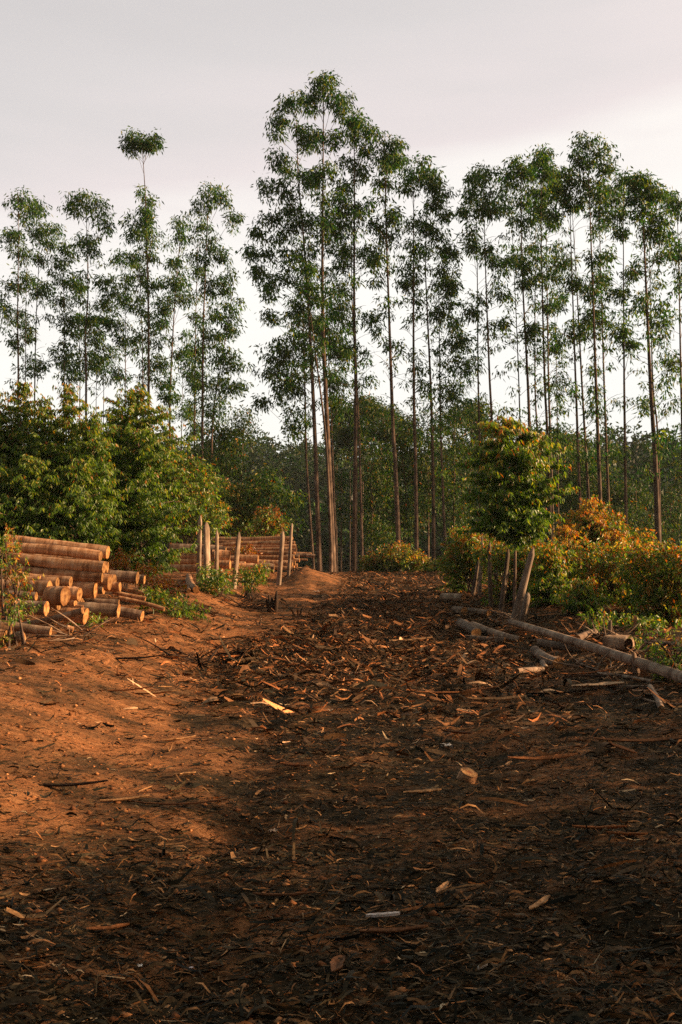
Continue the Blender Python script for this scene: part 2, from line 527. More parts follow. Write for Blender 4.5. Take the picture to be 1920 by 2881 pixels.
def eucalyptus(label, group, Y, trunk, rad, blobs, side=(0, 0, 0), seed=0, leafy=1.0, spread=1.0, name='eucalyptus_tree', dens=1.0, lsize=1.0, bt=(1, 2, 3, 4, 5)):
    """trunk: photo pixels from base to top; blobs: (cx, cy, rx, ry) in photo pixels; side = (row from, row to, how many side branches)."""
    g = np.random.default_rng(1000 + seed); rr = random.Random(seed)
    s = Y / F                                                   # metres per photo pixel at this depth
    pts = [P(x, y, Y) for x, y in trunk]
    b = pts[0]
    gb = Vector((b.x, Y, gz1(b.x, Y) - .15))
    if b.z > gb.z + .3:
        pts = [gb] + pts
    else:
        pts[0] = gb
    origin = pts[0].copy()
    rad *= .82
    tr = curve_pts(pts, 18)
    zt, z0 = tr[-1].z, tr[0].z
    radii = [max(.012, rad * (1 - .9 * max(0.0, (q.z - z0) / (zt - z0)) ** .9)) for q in tr]
    radii[0] *= 1.25
    mb = MB()
    mb.tube(tr, radii, 9)

    def at_z(z):
        for i in range(len(tr) - 1):
            if tr[i + 1].z >= z:
                u = (z - tr[i].z) / max(1e-6, tr[i + 1].z - tr[i].z)
                return tr[i].lerp(tr[i + 1], min(1, max(0, u))), radii[i]
        return tr[-1], radii[-1]
    C, nl = [], []
    # crown masses
    for bl in blobs:
        cx, cy, rx, ry = bl[:4]
        dy = (rr.random() - .5) * 1.2
        c = P(cx, cy, Y) + Vector((0, dy, 0))
        RX, RZ = rx * s, ry * s
        RY = max(.5, min(RX, 1.6))
        area = RX * RZ
        nt = int(max(7, 34 * area * leafy * (bl[4] if len(bl) > 4 else 1)) + 3)
        v = g.normal(0, 1, (nt, 3)); v /= np.linalg.norm(v, axis=1, keepdims=True)
        v *= (g.random((nt, 1)) ** .42)
        cc = np.array(c) + v * np.array([RX, RY, RZ]) * 1.03 + g.normal(0, .13, (nt, 3))
        C.append(cc)
        # limbs from the trunk up into the mass
        for k in range(1 + int(RX > .8)):
            tgt = Vector(cc[rr.randrange(nt)]) * .5 + c * .5
            a, ra = at_z(max(z0 + 1, min(tgt.z - .6 - rr.random() * 1.2 - .5 * abs(tgt.x - tr[-1].x), zt - .1)))
            mid = a.lerp(tgt, .5) + Vector((0, 0, -.12 + .2 * rr.random()))
            mb.tube(curve_pts([a, mid, tgt], 5), [max(.01, ra * .4), max(.009, ra * .33), .012, .009, .006], 4)
            for q in range(3):
                e = Vector(cc[rr.randrange(nt)])
                mb.tube([tgt.lerp(mid, .4), e], [.01, .004], 3)
    # side branches down the stem, in all directions
    y0, y1, nb = side
    for k in range(nb):
        row = y0 + (y1 - y0) * (k + rr.random()) / max(1, nb)
        z = P(trunk[-1][0], row, Y).z
        a, ra = at_z(z)
        an = rr.random() * 6.283
        ln = (.5 + 1.1 * rr.random() ** 1.4) * spread
        rise = .25 + .45 * rr.random()
        h = Vector((math.cos(an), math.sin(an), 0))
        e = a + h * ln + Vector((0, 0, ln * rise))
        m2 = a + h * ln * .5 + Vector((0, 0, ln * rise * .75))
        mb.tube(curve_pts([a, m2, e], 4), [max(.009, ra * .3), .012, .009, .005], 3)
        for q in range(rr.choice(bt)):
            t = .45 + .6 * rr.random()
            cpt = a.lerp(e, t) + Vector((rr.gauss(0, .22), rr.gauss(0, .22), rr.gauss(.05, .2))) * spread
            C.append(np.array([cpt]))
    C = np.concatenate(C)
    nleaf = int(30 * dens)
    pos, d = tufts(g, C, nleaf, .17 * spread ** .5)
    pick = g.choice(5, len(pos), p=[.3, .3, .22, .13, .05])
    # each tuft leans to its own hue
    ton = np.repeat(np.exp(g.normal(0, .22, (len(C), 1))), nleaf, 0)
    tint = E_GREEN[pick] * ton
    root = empty(name, origin)
    tag(root, label, 'tree', group)
    link('trunk', mb.mesh('trunk', origin), M_TRUNK, root)
    link('crown', leaf_mesh('crown', pos, d, .25 * lsize, .07 * lsize, tint, seed=seed, origin=origin), M_LEAF, root)
    return root


def z5(x, y): return (x * .4592, 480 + y * .4592)
def z6(x, y): return (660 + x * .4337, 180 + y * .4337)
def z7(x, y): return (1260 + x * .4209, 340 + y * .4209)


def boxes(zf, *bs):
    """blobs from zoomed boxes x0, y0, x1, y1 [, density]."""
    out = []
    for b in bs:
        (x0, y0), (x1, y1) = zf(b[0], b[1]), zf(b[2], b[3])
        out.append(((x0 + x1) / 2, (y0 + y1) / 2, (x1 - x0) / 2, (y1 - y0) / 2) + tuple(b[4:]))
    return out


def tz(zf, *p): return [zf(*q) for q in p]


GA, GB, GC = 'eucalyptus grove behind the dense bushes', 'eucalyptus grove at the end of the track', 'eucalyptus grove behind the orange shrubs'
A = [  # label, Y, trunk base to top, radius, blobs, side
    ('slim dome crowned eucalyptus at the outer edge of the grove above the bushes', 58, tz(z5, (112, 1345), (108, 900), (112, 500), (110, 130)), .13,
     boxes(z5, (20, 100, 215, 300), (0, 340, 130, 450), (10, 440, 150, 530), (0, 780, 40, 850)), (600, 1080, 22)),
    ('thin eucalyptus leaning its long hanging crown beside the outermost dome in the bush grove', 60, tz(z5, (212, 1400), (222, 900), (240, 500), (235, 220)), .10,
     boxes(z5, (180, 195, 300, 330), (200, 290, 375, 430), (255, 400, 350, 470), (160, 300, 240, 420), (190, 500, 340, 570), (180, 640, 310, 770), (170, 1150, 300, 1260)), (720, 1080, 14)),
    ('low thin eucalyptus between the two outermost stems above the bushes', 62, tz(z5, (155, 1320), (158, 900), (165, 560)), .09,
     boxes(z5, (100, 590, 210, 740), (40, 640, 130, 740), (10, 820, 110, 920), (80, 900, 230, 1030), (20, 1010, 140, 1090)), (790, 1080, 10)),
    ('eucalyptus with an open umbrella crown and kinked stem in the middle of the bush grove', 55, tz(z5, (528, 1360), (522, 1000), (540, 760), (533, 450), (530, 190)), .14,
     boxes(z5, (420, 130, 600, 240), (520, 170, 680, 300), (560, 270, 720, 360), (410, 180, 490, 270), (440, 370, 620, 470), (520, 440, 630, 560), (560, 610, 720, 720), (580, 700, 730, 830), (520, 860, 600, 960)), (740, 1090, 16)),
    ('short leafy eucalyptus filling the gap before the umbrella crown in the bush grove', 60, tz(z5, (392, 1330), (392, 900), (390, 520)), .10,
     boxes(z5, (340, 460, 500, 600), (310, 560, 440, 680), (380, 640, 500, 760), (330, 740, 410, 860), (340, 860, 470, 1020), (280, 1040, 460, 1200), (340, 1180, 520, 1300)), (820, 1090, 12)),
    ('dense low eucalyptus just beyond the umbrella crown stem in the bush grove', 62, tz(z5, (490, 1320), (488, 1000), (495, 620)), .09,
     boxes(z5, (440, 650, 560, 760), (430, 880, 560, 1040), (540, 960, 640, 1100), (480, 1080, 640, 1240), (600, 1070, 740, 1200), (640, 1180, 760, 1320)), (840, 1090, 10)),
    ('tallest eucalyptus of the bush grove with a small tuft high above its crown', 54, [z5(910, 1490), z5(910, 900), z5(900, 480), z5(890, 140), (402, 440), (398, 385)], .15,
     boxes(z5, (750, 240, 900, 370), (880, 270, 960, 400), (780, 350, 990, 460), (860, 110, 930, 190), (870, 200, 930, 280), (820, 460, 970, 560), (870, 640, 980, 760), (880, 900, 1000, 1060)) +
     [(364, 404, 15, 15, .7), (398, 386, 26, 10, .8), (434, 402, 13, 14, .7), (380, 394, 18, 10, .6), (415, 396, 18, 10, .6)], (760, 1120, 16)),
    ('little eucalyptus with a flat tuft top beside the tallest stem of the bush grove', 60, tz(z5, (768, 1330), (770, 900), (766, 600)), .09,
     boxes(z5, (670, 505, 830, 600), (740, 600, 800, 720), (740, 760, 820, 860), (690, 930, 790, 1040), (720, 1010, 800, 1100)), (820, 1090, 14)),
    ('leafy eucalyptus stem tucked against the tallest tree of the bush grove', 58, tz(z5, (875, 1340), (868, 900), (852, 500)), .10,
     boxes(z5, (820, 490, 880, 620), (830, 590, 900, 700), (800, 780, 900, 880), (790, 960, 900, 1100), (860, 1120, 940, 1260)), (760, 1100, 12)),
    ('pale sparse tipped eucalyptus between two taller crowns of the bush grove', 59, tz(z5, (1040, 1640), (1045, 1300), (1072, 800), (1100, 450), (1105, 290)), .13,
     boxes(z5, (1045, 265, 1165, 370, .6), (1080, 370, 1140, 470, .4), (1060, 530, 1120, 640, .6), (970, 630, 1180, 760), (950, 720, 1090, 880), (1060, 720, 1180, 860), (930, 860, 1050, 960), (940, 1110, 1060, 1230), (930, 1240, 1060, 1340), (960, 1340, 1080, 1440)), (700, 1200, 26)),
    ('ragged dark headed eucalyptus with a side tuft in the bush grove', 56, tz(z5, (1240, 1650), (1245, 1000), (1262, 560), (1280, 140)), .15,
     boxes(z5, (1170, 160, 1320, 270), (1230, 80, 1350, 190), (1320, 140, 1415, 220), (1400, 275, 1480, 345, .8), (1190, 390, 1350, 500), (1180, 470, 1300, 600), (1300, 470, 1400, 540, .5)), (680, 1230, 20)),
    ('thin straight eucalyptus standing close behind the ragged dark headed tree', 61, tz(z5, (1192, 1650), (1198, 1000), (1215, 360)), .11,
     boxes(z5, (1180, 320, 1290, 370, .6), (1150, 560, 1260, 660), (1170, 860, 1280, 960), (1140, 1000, 1250, 1120), (1110, 1130, 1260, 1250), (1140, 1280, 1260, 1400)), (700, 1230, 20)),
    ('bushy dark eucalyptus leaning out at the edge of the gap beside the bush grove', 57, tz(z5, (1300, 1600), (1345, 1250), (1395, 950), (1440, 640)), .12,
     boxes(z5, (1220, 640, 1380, 800), (1330, 610, 1460, 760), (1360, 740, 1480, 880), (1260, 800, 1400, 920), (1340, 880, 1470, 1020), (1240, 960, 1380, 1100), (1300, 1060, 1440, 1190), (1340, 1130, 1500, 1240), (1260, 1240, 1460, 1380), (1220, 1380, 1420, 1520), (1390, 1290, 1500, 1340, .6)), (800, 1200, 16)),
    ('low leafy eucalyptus under the gap side of the bush grove', 63, tz(z5, (1112, 1650), (1120, 1300), (1130, 1040)), .08,
     boxes(z5, (1060, 1040, 1190, 1180), (1120, 1200, 1220, 1320), (1080, 1380, 1200, 1520), (1130, 1520, 1260, 1640)), (960, 1230, 10)),
    ('thin bare stemmed eucalyptus showing sky around it over the bushes', 60, tz(z5, (590, 1330), (588, 840), (590, 760)), .06, boxes(z5, (550, 900, 640, 1000, .6), (570, 1120, 650, 1260, .7)), (870, 1090, 6)),
    ('spindly eucalyptus beside the umbrella crown with few leaves', 60, tz(z5, (636, 1330), (637, 840), (640, 740)), .06, boxes(z5, (630, 880, 700, 960, .5)), (870, 1090, 6)),
]
for i, (lb, Y, tr, rd, bl, sd) in enumerate(A):
    eucalyptus(lb, GA, Y, tr, rd, bl, sd, seed=i, leafy=.85, spread=1.0, bt=(0, 0, 1, 1, 2))

Bt = [
    ('tallest eucalyptus of all with a high domed crown at the end of the track', 48, [(938, 1600), (926, 1306), (919, 1150), (908, 870), (909, 527), (911, 250)], .20,
     boxes(z6, (490, 100, 620, 260), (560, 60, 660, 200), (600, 130, 720, 280), (640, 240, 730, 350), (470, 180, 560, 300), (520, 400, 600, 560), (600, 400, 700, 520, .6), (490, 660, 570, 760), (580, 650, 660, 760, .6), (560, 960, 640, 1060, .6)), (540, 1080, 26)),
    ('eucalyptus with a broad side crown curving beside the tallest trunk', 50, [(900, 1600), (894, 1440), (885, 1195), (872, 930), (857, 700), (840, 500), (833, 310)], .18,
     boxes(z6, (320, 200, 420, 310), (250, 260, 350, 400), (205, 330, 310, 450), (400, 180, 500, 330), (340, 390, 500, 490), (400, 430, 560, 560), (220, 540, 330, 650), (290, 560, 410, 690), (160, 735, 250, 870), (230, 760, 400, 900), (400, 690, 560, 830), (300, 860, 430, 1000),
           (170, 950, 300, 1060), (230, 1020, 400, 1150), (370, 930, 560, 1100), (190, 1190, 310, 1290), (100, 1320, 200, 1390, .7), (290, 1340, 420, 1440), (330, 1180, 470, 1330), (90, 1200, 140, 1240, .4), (120, 1060, 200, 1100, .5), (160, 1370, 320, 1470, .7)), (600, 1200, 30)),
    ('slender forked eucalyptus crossing in front of the tallest trunk', 47.5, [(932, 1590), (930, 1485), (919, 1262), (908, 1150), (890, 1010), (877, 905), (868, 800)], .13,
     boxes(z6, (390, 1280, 520, 1420), (420, 1400, 560, 1540), (340, 1500, 460, 1640)), (830, 1150, 12)),
    ('straight eucalyptus on the open side of the tallest one with a layered crown', 49, [(998, 1600), (1001, 1262), (1002, 1083), (997, 870), (998, 527), (996, 330)], .18,
     boxes(z6, (690, 310, 830, 420), (760, 300, 830, 400), (830, 380, 920, 520), (710, 400, 830, 510), (690, 570, 790, 660), (810, 520, 890, 620), (790, 640, 870, 740), (660, 740, 750, 810, .9), (640, 830, 760, 960), (760, 840, 890, 960), (700, 920, 830, 1060), (630, 980, 740, 1080), (560, 1060, 720, 1200)), (560, 1150, 30)),
    ('thin eucalyptus pressed close behind the layered crown tree', 53, [(1020, 1600), (1014, 1330), (1006, 1105), (992, 880), (988, 560)], .11,
     boxes(z6, (680, 1140, 800, 1260), (820, 1180, 900, 1300, .7), (640, 1240, 760, 1360), (600, 1440, 740, 1560)), (640, 1250, 20)),
    ('eucalyptus with a rounded yellowish top third from the tallest trunk', 49, [(1124, 1590), (1113, 1306), (1106, 1195), (1095, 880), (1085, 570), (1083, 400)], .17,
     boxes(z6, (920, 440, 1040, 560), (1000, 450, 1100, 590), (940, 540, 1020, 640), (1030, 570, 1090, 660), (950, 620, 1010, 760), (930, 720, 1040, 800), (880, 980, 990, 1080), (1000, 960, 1090, 1060), (940, 1060, 1080, 1140, .7), (840, 1160, 930, 1300, .7), (830, 1590, 960, 1700, .7)), (560, 1130, 30)),
    ('eucalyptus with a wide drooping crown on the road side of the middle grove', 50, [(1174, 1595), (1170, 1306), (1166, 1172), (1164, 900), (1165, 470)], .15,
     boxes(z6, (1110, 600, 1190, 720), (1180, 610, 1280, 720), (1070, 690, 1200, 830), (1190, 700, 1290, 790, .7), (1090, 1140, 1220, 1240), (1070, 1260, 1200, 1370), (1080, 1370, 1170, 1440, .7)), (600, 1230, 28)),
    ('eucalyptus with a dark side lobe at the outer end of the middle grove', 51, [(1221, 1595), (1220, 1396), (1214, 1128), (1203, 880), (1198, 744), (1202, 560)], .14,
     boxes(z6, (1220, 720, 1350, 860), (1270, 790, 1395, 900), (1230, 850, 1330, 930), (1330, 930, 1390, 970, .5), (1180, 1000, 1310, 1110), (1250, 1060, 1350, 1150), (1300, 1140, 1400, 1210, .7), (1400, 1195, 1430, 1225, .5)), (640, 1300, 30)),
    ('short outermost eucalyptus of the middle grove leafy down its outer side', 52, [(1256, 1590), (1247, 1396), (1240, 1172), (1236, 880), (1236, 760)], .11,
     boxes(z6, (1310, 1280, 1430, 1400), (1340, 1360, 1470, 1460), (1280, 1390, 1390, 1500), (1330, 1470, 1450, 1570), (1250, 1550, 1380, 1700), (1380, 1640, 1480, 1740, .6)) + [(1290, 960, 40, 40), (1300, 1040, 45, 40), (1275, 1110, 40, 40)], (800, 1330, 20)),
    ('dark thin eucalyptus at the gap side edge of the middle grove', 54, [(883, 1600), (863, 1306), (859, 1128), (854, 905), (850, 700)], .12,
     boxes(z6, (170, 1440, 290, 1540, .8), (350, 1560, 470, 1680)) + [(790, 985, 60, 32), (770, 1030, 50, 28), (830, 1060, 40, 32), (800, 1100, 50, 35), (830, 1190, 35, 45), (845, 950, 35, 35), (735, 1130, 20, 22, .5), (765, 900, 18, 18, .5)], (700, 1300, 24)),
    ('shadowed eucalyptus trunk behind the forked one in the middle grove', 55, [(948, 1600), (940, 1400), (932, 1170), (921, 905), (915, 760)], .12,
     [(930, 960, 40, 45), (960, 1000, 40, 40), (950, 1080, 38, 38), (965, 880, 40, 40), (900, 920, 35, 40), (945, 1150, 30, 30, .7)], (760, 1200, 22)),
]
for i, (lb, Y, tr, rd, bl, sd) in enumerate(Bt):
    eucalyptus(lb, GB, Y, tr, rd, bl, sd, seed=100 + i, leafy=1.05, bt=(0, 0, 1, 1, 2, 3))

Ct = [
    ('thin eucalyptus nearest the gap in the grove above the orange shrubs', 52, [(1352, 1500), (1350, 1238), (1346, 1056), (1344, 803), (1342, 560)], .11,
     boxes(z7, (110, 380, 200, 480), (150, 300, 250, 400), (120, 470, 220, 560), (80, 570, 160, 620, .5), (90, 700, 200, 800, .6), (130, 800, 200, 900, .6)), (650, 1200, 20)),
    ('eucalyptus with a round dark head second from the gap in the shrub side grove', 50, [(1386, 1500), (1385, 1208), (1378, 1056), (1367, 761), (1361, 540)], .13,
     boxes(z7, (190, 330, 300, 450), (220, 420, 325, 560), (200, 500, 280, 620), (260, 560, 320, 640, .6), (240, 800, 320, 900, .6), (280, 900, 400, 1010), (120, 1240, 200, 1330, .5)), (640, 1200, 20)),
    ('spindly eucalyptus with a light veil of leaves in the shrub side grove', 55, [(1470, 1450), (1460, 1056), (1447, 761), (1439, 590)], .09,
     boxes(z7, (340, 390, 440, 500, .7), (320, 550, 420, 630), (390, 850, 500, 980), (310, 1110, 400, 1220, .8), (330, 1280, 440, 1420, .8)), (680, 1230, 18)),
    ('eucalyptus with an arching pale top between two dark heads of the shrub side grove', 51, [(1496, 1480), (1491, 1225), (1485, 1056), (1470, 761), (1466, 490)], .15,
     boxes(z7, (400, 270, 530, 370), (360, 330, 460, 440), (440, 350, 560, 470), (470, 470, 560, 600, .6), (430, 620, 540, 700, .5), (440, 880, 570, 1010), (460, 1020, 600, 1110), (510, 1340, 600, 1440, .7)), (640, 1250, 24)),
    ('slim eucalyptus under the pointed crown of the shrub side grove', 54, [(1515, 1480), (1513, 1234), (1506, 1056), (1508, 560)], .10,
     boxes(z7, (500, 300, 610, 420), (500, 420, 620, 560), (540, 540, 640, 640), (550, 840, 640, 930, .8)), (640, 1280, 20)),
    ('pale stemmed eucalyptus with the pointed crown in the shrub side grove', 52, [(1550, 1490), (1540, 1200), (1533, 1056), (1523, 635), (1528, 430)], .13,
     boxes(z7, (600, 170, 690, 270), (560, 230, 650, 330), (640, 250, 720, 360), (580, 320, 700, 440), (600, 420, 710, 540), (570, 540, 680, 640)), (640, 1280, 22)),
    ('dark straight eucalyptus paired with the pale stem below the pointed crown', 55, [(1556, 1490), (1550, 1250), (1544, 1056), (1536, 560)], .13,
     boxes(z7, (640, 400, 760, 540), (700, 300, 790, 420), (640, 640, 740, 740, .5), (660, 1000, 740, 1080), (620, 1180, 730, 1270, .7)), (640, 1280, 20)),
    ('eucalyptus with an olive dome crown in the heart of the shrub side grove', 50, [(1638, 1480), (1634, 1434), (1620, 1056), (1608, 700), (1603, 500)], .12,
     boxes(z7, (740, 310, 880, 430), (700, 400, 830, 530), (820, 380, 940, 500), (740, 500, 880, 620), (660, 560, 760, 660), (860, 480, 950, 580)), (640, 1330, 24)),
    ('pale leaning eucalyptus crossing beside the olive dome stem', 51, [(1660, 1470), (1656, 1390), (1637, 1056), (1626, 845), (1609, 560)], .12,
     boxes(z7, (780, 1050, 900, 1150, .8), (760, 880, 850, 960, .6), (850, 1270, 950, 1400, .8), (790, 1380, 880, 1460, .8)), (640, 1350, 24)),
    ('tallest eucalyptus of the shrub side grove with a high open dome', 49, [(1692, 1480), (1689, 1390), (1677, 1056), (1660, 571), (1652, 390)], .15,
     boxes(z7, (880, 90, 1000, 200), (810, 190, 910, 290), (960, 140, 1070, 260), (1020, 240, 1110, 350), (880, 230, 1000, 340, .7), (960, 350, 1080, 460), (940, 460, 1030, 560), (930, 880, 1060, 1000), (930, 1080, 1010, 1180)), (620, 1320, 26)),
    ('eucalyptus with deep shaded foliage just past the tallest of the shrub side grove', 53, [(1718, 1480), (1715, 1455), (1700, 1056), (1687, 600), (1690, 500)], .12,
     boxes(z7, (1040, 400, 1150, 520), (1080, 480, 1190, 620), (960, 520, 1060, 620), (1010, 620, 1100, 700, .5), (1000, 960, 1110, 1080), (980, 1250, 1090, 1350, .8)), (640, 1320, 22)),
    ('eucalyptus with a narrow feathery crown standing apart in the shrub side grove', 50, [(1764, 1540), (1763, 1499), (1757, 1056), (1755, 635), (1757, 520)], .12,
     boxes(z7, (1130, 345, 1220, 440, .7), (1110, 560, 1220, 660), (1130, 690, 1220, 780), (1180, 960, 1280, 1060), (1080, 1330, 1240, 1450), (1130, 1120, 1200, 1200, .6), (1200, 1430, 1290, 1500, .5)), (700, 1330, 18)),
    ('thick trunked eucalyptus with the largest rounded head in the shrub side grove', 44, [(1856, 1600), (1854, 1577), (1845, 1304), (1830, 1056), (1811, 635), (1800, 490)], .18,
     boxes(z7, (1200, 360, 1310, 480), (1250, 330, 1360, 430), (1330, 380, 1430, 500), (1190, 460, 1320, 590), (1300, 450, 1440, 590), (1210, 570, 1340, 690), (1370, 560, 1500, 690), (1320, 620, 1420, 720), (1380, 700, 1480, 790, .7), (1260, 1160, 1340, 1240, .5)), (680, 1380, 26)),
    ('thin dark eucalyptus shadowing the thick trunk of the shrub side grove', 52, [(1858, 1500), (1851, 1217), (1837, 1056), (1826, 600)], .10,
     boxes(z7, (1420, 480, 1500, 600), (1370, 860, 1470, 980, .8), (1400, 1280, 1500, 1400, .8), (1480, 1500, 1568, 1640)), (680, 1330, 22)),
    ('outermost eucalyptus cut by the picture edge in the shrub side grove', 50, [(1930, 1560), (1917, 1056), (1912, 800), (1906, 560)], .13,
     boxes(z7, (1480, 480, 1580, 600), (1520, 580, 1640, 700), (1490, 840, 1600, 960), (1540, 960, 1640, 1100)), (640, 1330, 22)),
    ('spindly young eucalyptus low among the stems of the shrub side grove', 56, [(1572, 1470), (1567, 1056), (1557, 760)], .07,
     boxes(z7, (680, 840, 760, 940, .7), (690, 1160, 780, 1260, .7), (700, 1480, 780, 1560, .7)), (800, 1290, 16)),
]
for i, (lb, Y, tr, rd, bl, sd) in enumerate(Ct):
    eucalyptus(lb, GC, Y, tr, rd, bl, sd, seed=200 + i, leafy=1.25, bt=(0, 0, 1, 1, 2, 3))


# ------------------------------------------------------------------ understorey trees beyond the track
def under_tree(label, Y, stem, blobs, seed, group='understorey trees behind the trunks', green=None, orange=.03, size=.20, dens=1.0, name='understorey_tree'):
    g = np.random.default_rng(3000 + seed); rr = random.Random(seed)
    s = Y / F
    b = P(stem[0], 1600, Y)
    origin = Vector((b.x, Y, gz1(b.x, Y) - .1))
    top = P(stem[1], stem[2], Y)
    mid = origin.lerp(top, .5) + Vector((rr.gauss(0, .15), 0, 0))
    mb = MB()
    tr = curve_pts([origin, mid, top], 9)
    mb.tube(tr, [max(.015, .09 * (1 - i / 9.5)) for i in range(9)], 7)
    C = []
    for bl in blobs:
        cx, cy, rx, ry = bl[:4]
        c = P(cx, cy, Y) + Vector((0, rr.gauss(0, .7), 0))
        RX, RZ = rx * s, ry * s
        RY = max(.8, min(RX, 2.2))
        nt = int(34 * RX * RZ * dens * (bl[4] if len(bl) > 4 else 1)) + 6
        v = g.normal(0, 1, (nt, 3)); v /= np.linalg.norm(v, axis=1, keepdims=True)
        v *= g.random((nt, 1)) ** .35
        cc = np.array(c) + v * np.array([RX, RY, RZ])
        C.append(cc)
        for k in range(2):
            a = tr[min(8, max(2, int(8 * (c.z - .8 - origin.z) / max(.5, top.z - origin.z))))]
            mb.tube(curve_pts([a, a.lerp(c, .5) + Vector((0, 0, .1)), Vector(cc[rr.randrange(nt)])], 4), [.03, .02, .012, .006], 4)
    C = np.concatenate(C)
    nl = 24
    pos, d = tufts(g, C, nl, .24, droop=.7)
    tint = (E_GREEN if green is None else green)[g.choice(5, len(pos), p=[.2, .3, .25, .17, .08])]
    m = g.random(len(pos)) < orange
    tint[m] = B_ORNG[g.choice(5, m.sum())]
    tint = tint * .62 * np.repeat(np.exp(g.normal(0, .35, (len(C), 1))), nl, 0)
    root = empty(name, origin)
    tag(root, label, 'tree', group)
    link('trunk', mb.mesh('trunk', origin), M_TRUNK, root)
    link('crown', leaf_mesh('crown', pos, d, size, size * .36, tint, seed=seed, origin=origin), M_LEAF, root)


UT = [
    ('leafy understorey tree beside the layered crown trunk at the track end', 58, (1040, 1040, 1250), [(1050, 1290, 55, 60), (1065, 1370, 60, 55), (1040, 1440, 60, 50), (1070, 1500, 60, 45)]),
    ('bright leaved understorey tree between two middle grove trunks', 62, (1085, 1085, 1200), [(1080, 1200, 60, 45), (1060, 1150, 35, 40), (1110, 1250, 60, 50), (1075, 1340, 60, 50)]),
    ('understorey tree with glinting leaves behind the round topped trunk', 60, (1130, 1125, 1210), [(1130, 1230, 60, 50), (1150, 1310, 60, 55), (1110, 1410, 55, 55), (1145, 1480, 50, 50)]),
    ('tall understorey tree closing the outer side of the middle grove', 60, (1205, 1205, 1170), [(1200, 1190, 60, 45), (1190, 1270, 60, 55), (1215, 1350, 55, 55), (1180, 1420, 55, 50)]),
    ('understorey tree in the shade beneath the middle grove outermost stem', 61, (1275, 1280, 1180), [(1270, 1190, 55, 45), (1285, 1270, 60, 55), (1260, 1360, 60, 55), (1280, 1450, 60, 50)]),
    ('dense understorey tree behind the young orange tipped tree', 64, (1330, 1330, 1160), [(1330, 1170, 60, 40), (1370, 1230, 60, 50), (1320, 1280, 50, 60), (1340, 1380, 60, 60)]),
    ('dark understorey tree beside the pale paired stems', 66, (1600, 1600, 1230), [(1580, 1250, 60, 40), (1610, 1310, 70, 55), (1570, 1370, 60, 60), (1640, 1390, 60, 60)]),
    ('understorey tree with orange flecks under the shrub side grove', 64, (1690, 1690, 1300), [(1680, 1330, 55, 45), (1640, 1450, 60, 55), (1720, 1420, 60, 60), (1770, 1400, 60, 50)]),
    ('low dark understorey tree near the thick trunk above the orange shrubs', 62, (1790, 1790, 1370), [(1790, 1390, 70, 50), (1760, 1470, 70, 60), (1820, 1500, 60, 60)]),
    ('understorey tree glowing with russet leaves by the picture edge', 70, (1890, 1890, 1370), [(1890, 1400, 60, 40), (1900, 1470, 60, 60), (1930, 1330, 40, 50)]),
    ('green understorey tree at the foot of the bush grove by the gap', 60, (690, 685, 1170), [(690, 1190, 40, 35), (660, 1240, 50, 45), (620, 1220, 60, 50), (650, 1310, 60, 50), (600, 1310, 60, 50)]),
    ('drooping understorey tree reaching over the far log stack', 46, (760, 735, 1340), [(730, 1355, 45, 22), (770, 1370, 45, 25), (810, 1400, 32, 24, .8), (735, 1420, 42, 28), (820, 1420, 18, 22, .7), (815, 1480, 22, 25, .6), (760, 1330, 20, 18, .6)]),
    ('dense understorey tree behind the fence posts by the far logs', 52, (600, 600, 1260), [(560, 1290, 60, 45), (620, 1340, 60, 50), (540, 1370, 60, 50), (600, 1420, 60, 50)]),
    ('small understorey tree seen between the two pale forked stems', 60, (960, 962, 1320), [(960, 1350, 28, 40, .8), (955, 1430, 25, 40, .7)]),
]
for i, (lb, Y, st, bl) in enumerate(UT):
    under_tree(lb, Y, st, bl, i)

# pointed distant trees that stand up behind the middle trunks
for i, (lb, Y, st, bl) in enumerate([
    ('pointed distant tree between the tallest trunk and the layered crown tree', 95, (950, 952, 1120), [(952, 1135, 14, 20), (955, 1165, 24, 25), (945, 1200, 34, 28), (955, 1250, 44, 45)]),
    ('dark distant tree rising behind the layered crown trunk', 90, (985, 985, 1140), [(985, 1155, 22, 22), (990, 1190, 34, 28), (975, 1230, 40, 34)]),
    ('round topped distant tree behind the thin trunk of the middle grove', 88, (1020, 1020, 1110), [(1022, 1130, 28, 25), (1035, 1165, 40, 30), (1025, 1215, 48, 40)]),
    ('broad distant tree beyond the round topped middle trunk', 92, (1075, 1075, 1140), [(1060, 1160, 40, 25), (1095, 1180, 40, 30), (1120, 1215, 50, 40)]),
    ('distant tree on the skyline left of the young orange tipped tree', 90, (1345, 1345, 1130), [(1345, 1150, 30, 22), (1320, 1180, 45, 30), (1360, 1200, 45, 30), (1290, 1170, 40, 25)]),
    ('flat topped distant tree showing past the pale paired stems', 95, (1560, 1560, 1215), [(1560, 1235, 55, 20), (1590, 1260, 50, 28), (1540, 1265, 45, 30)]),
]):
    under_tree(lb, Y, st, bl, 50 + i, 'distant trees on the skyline', size=.32, dens=.9, name='distant_tree')


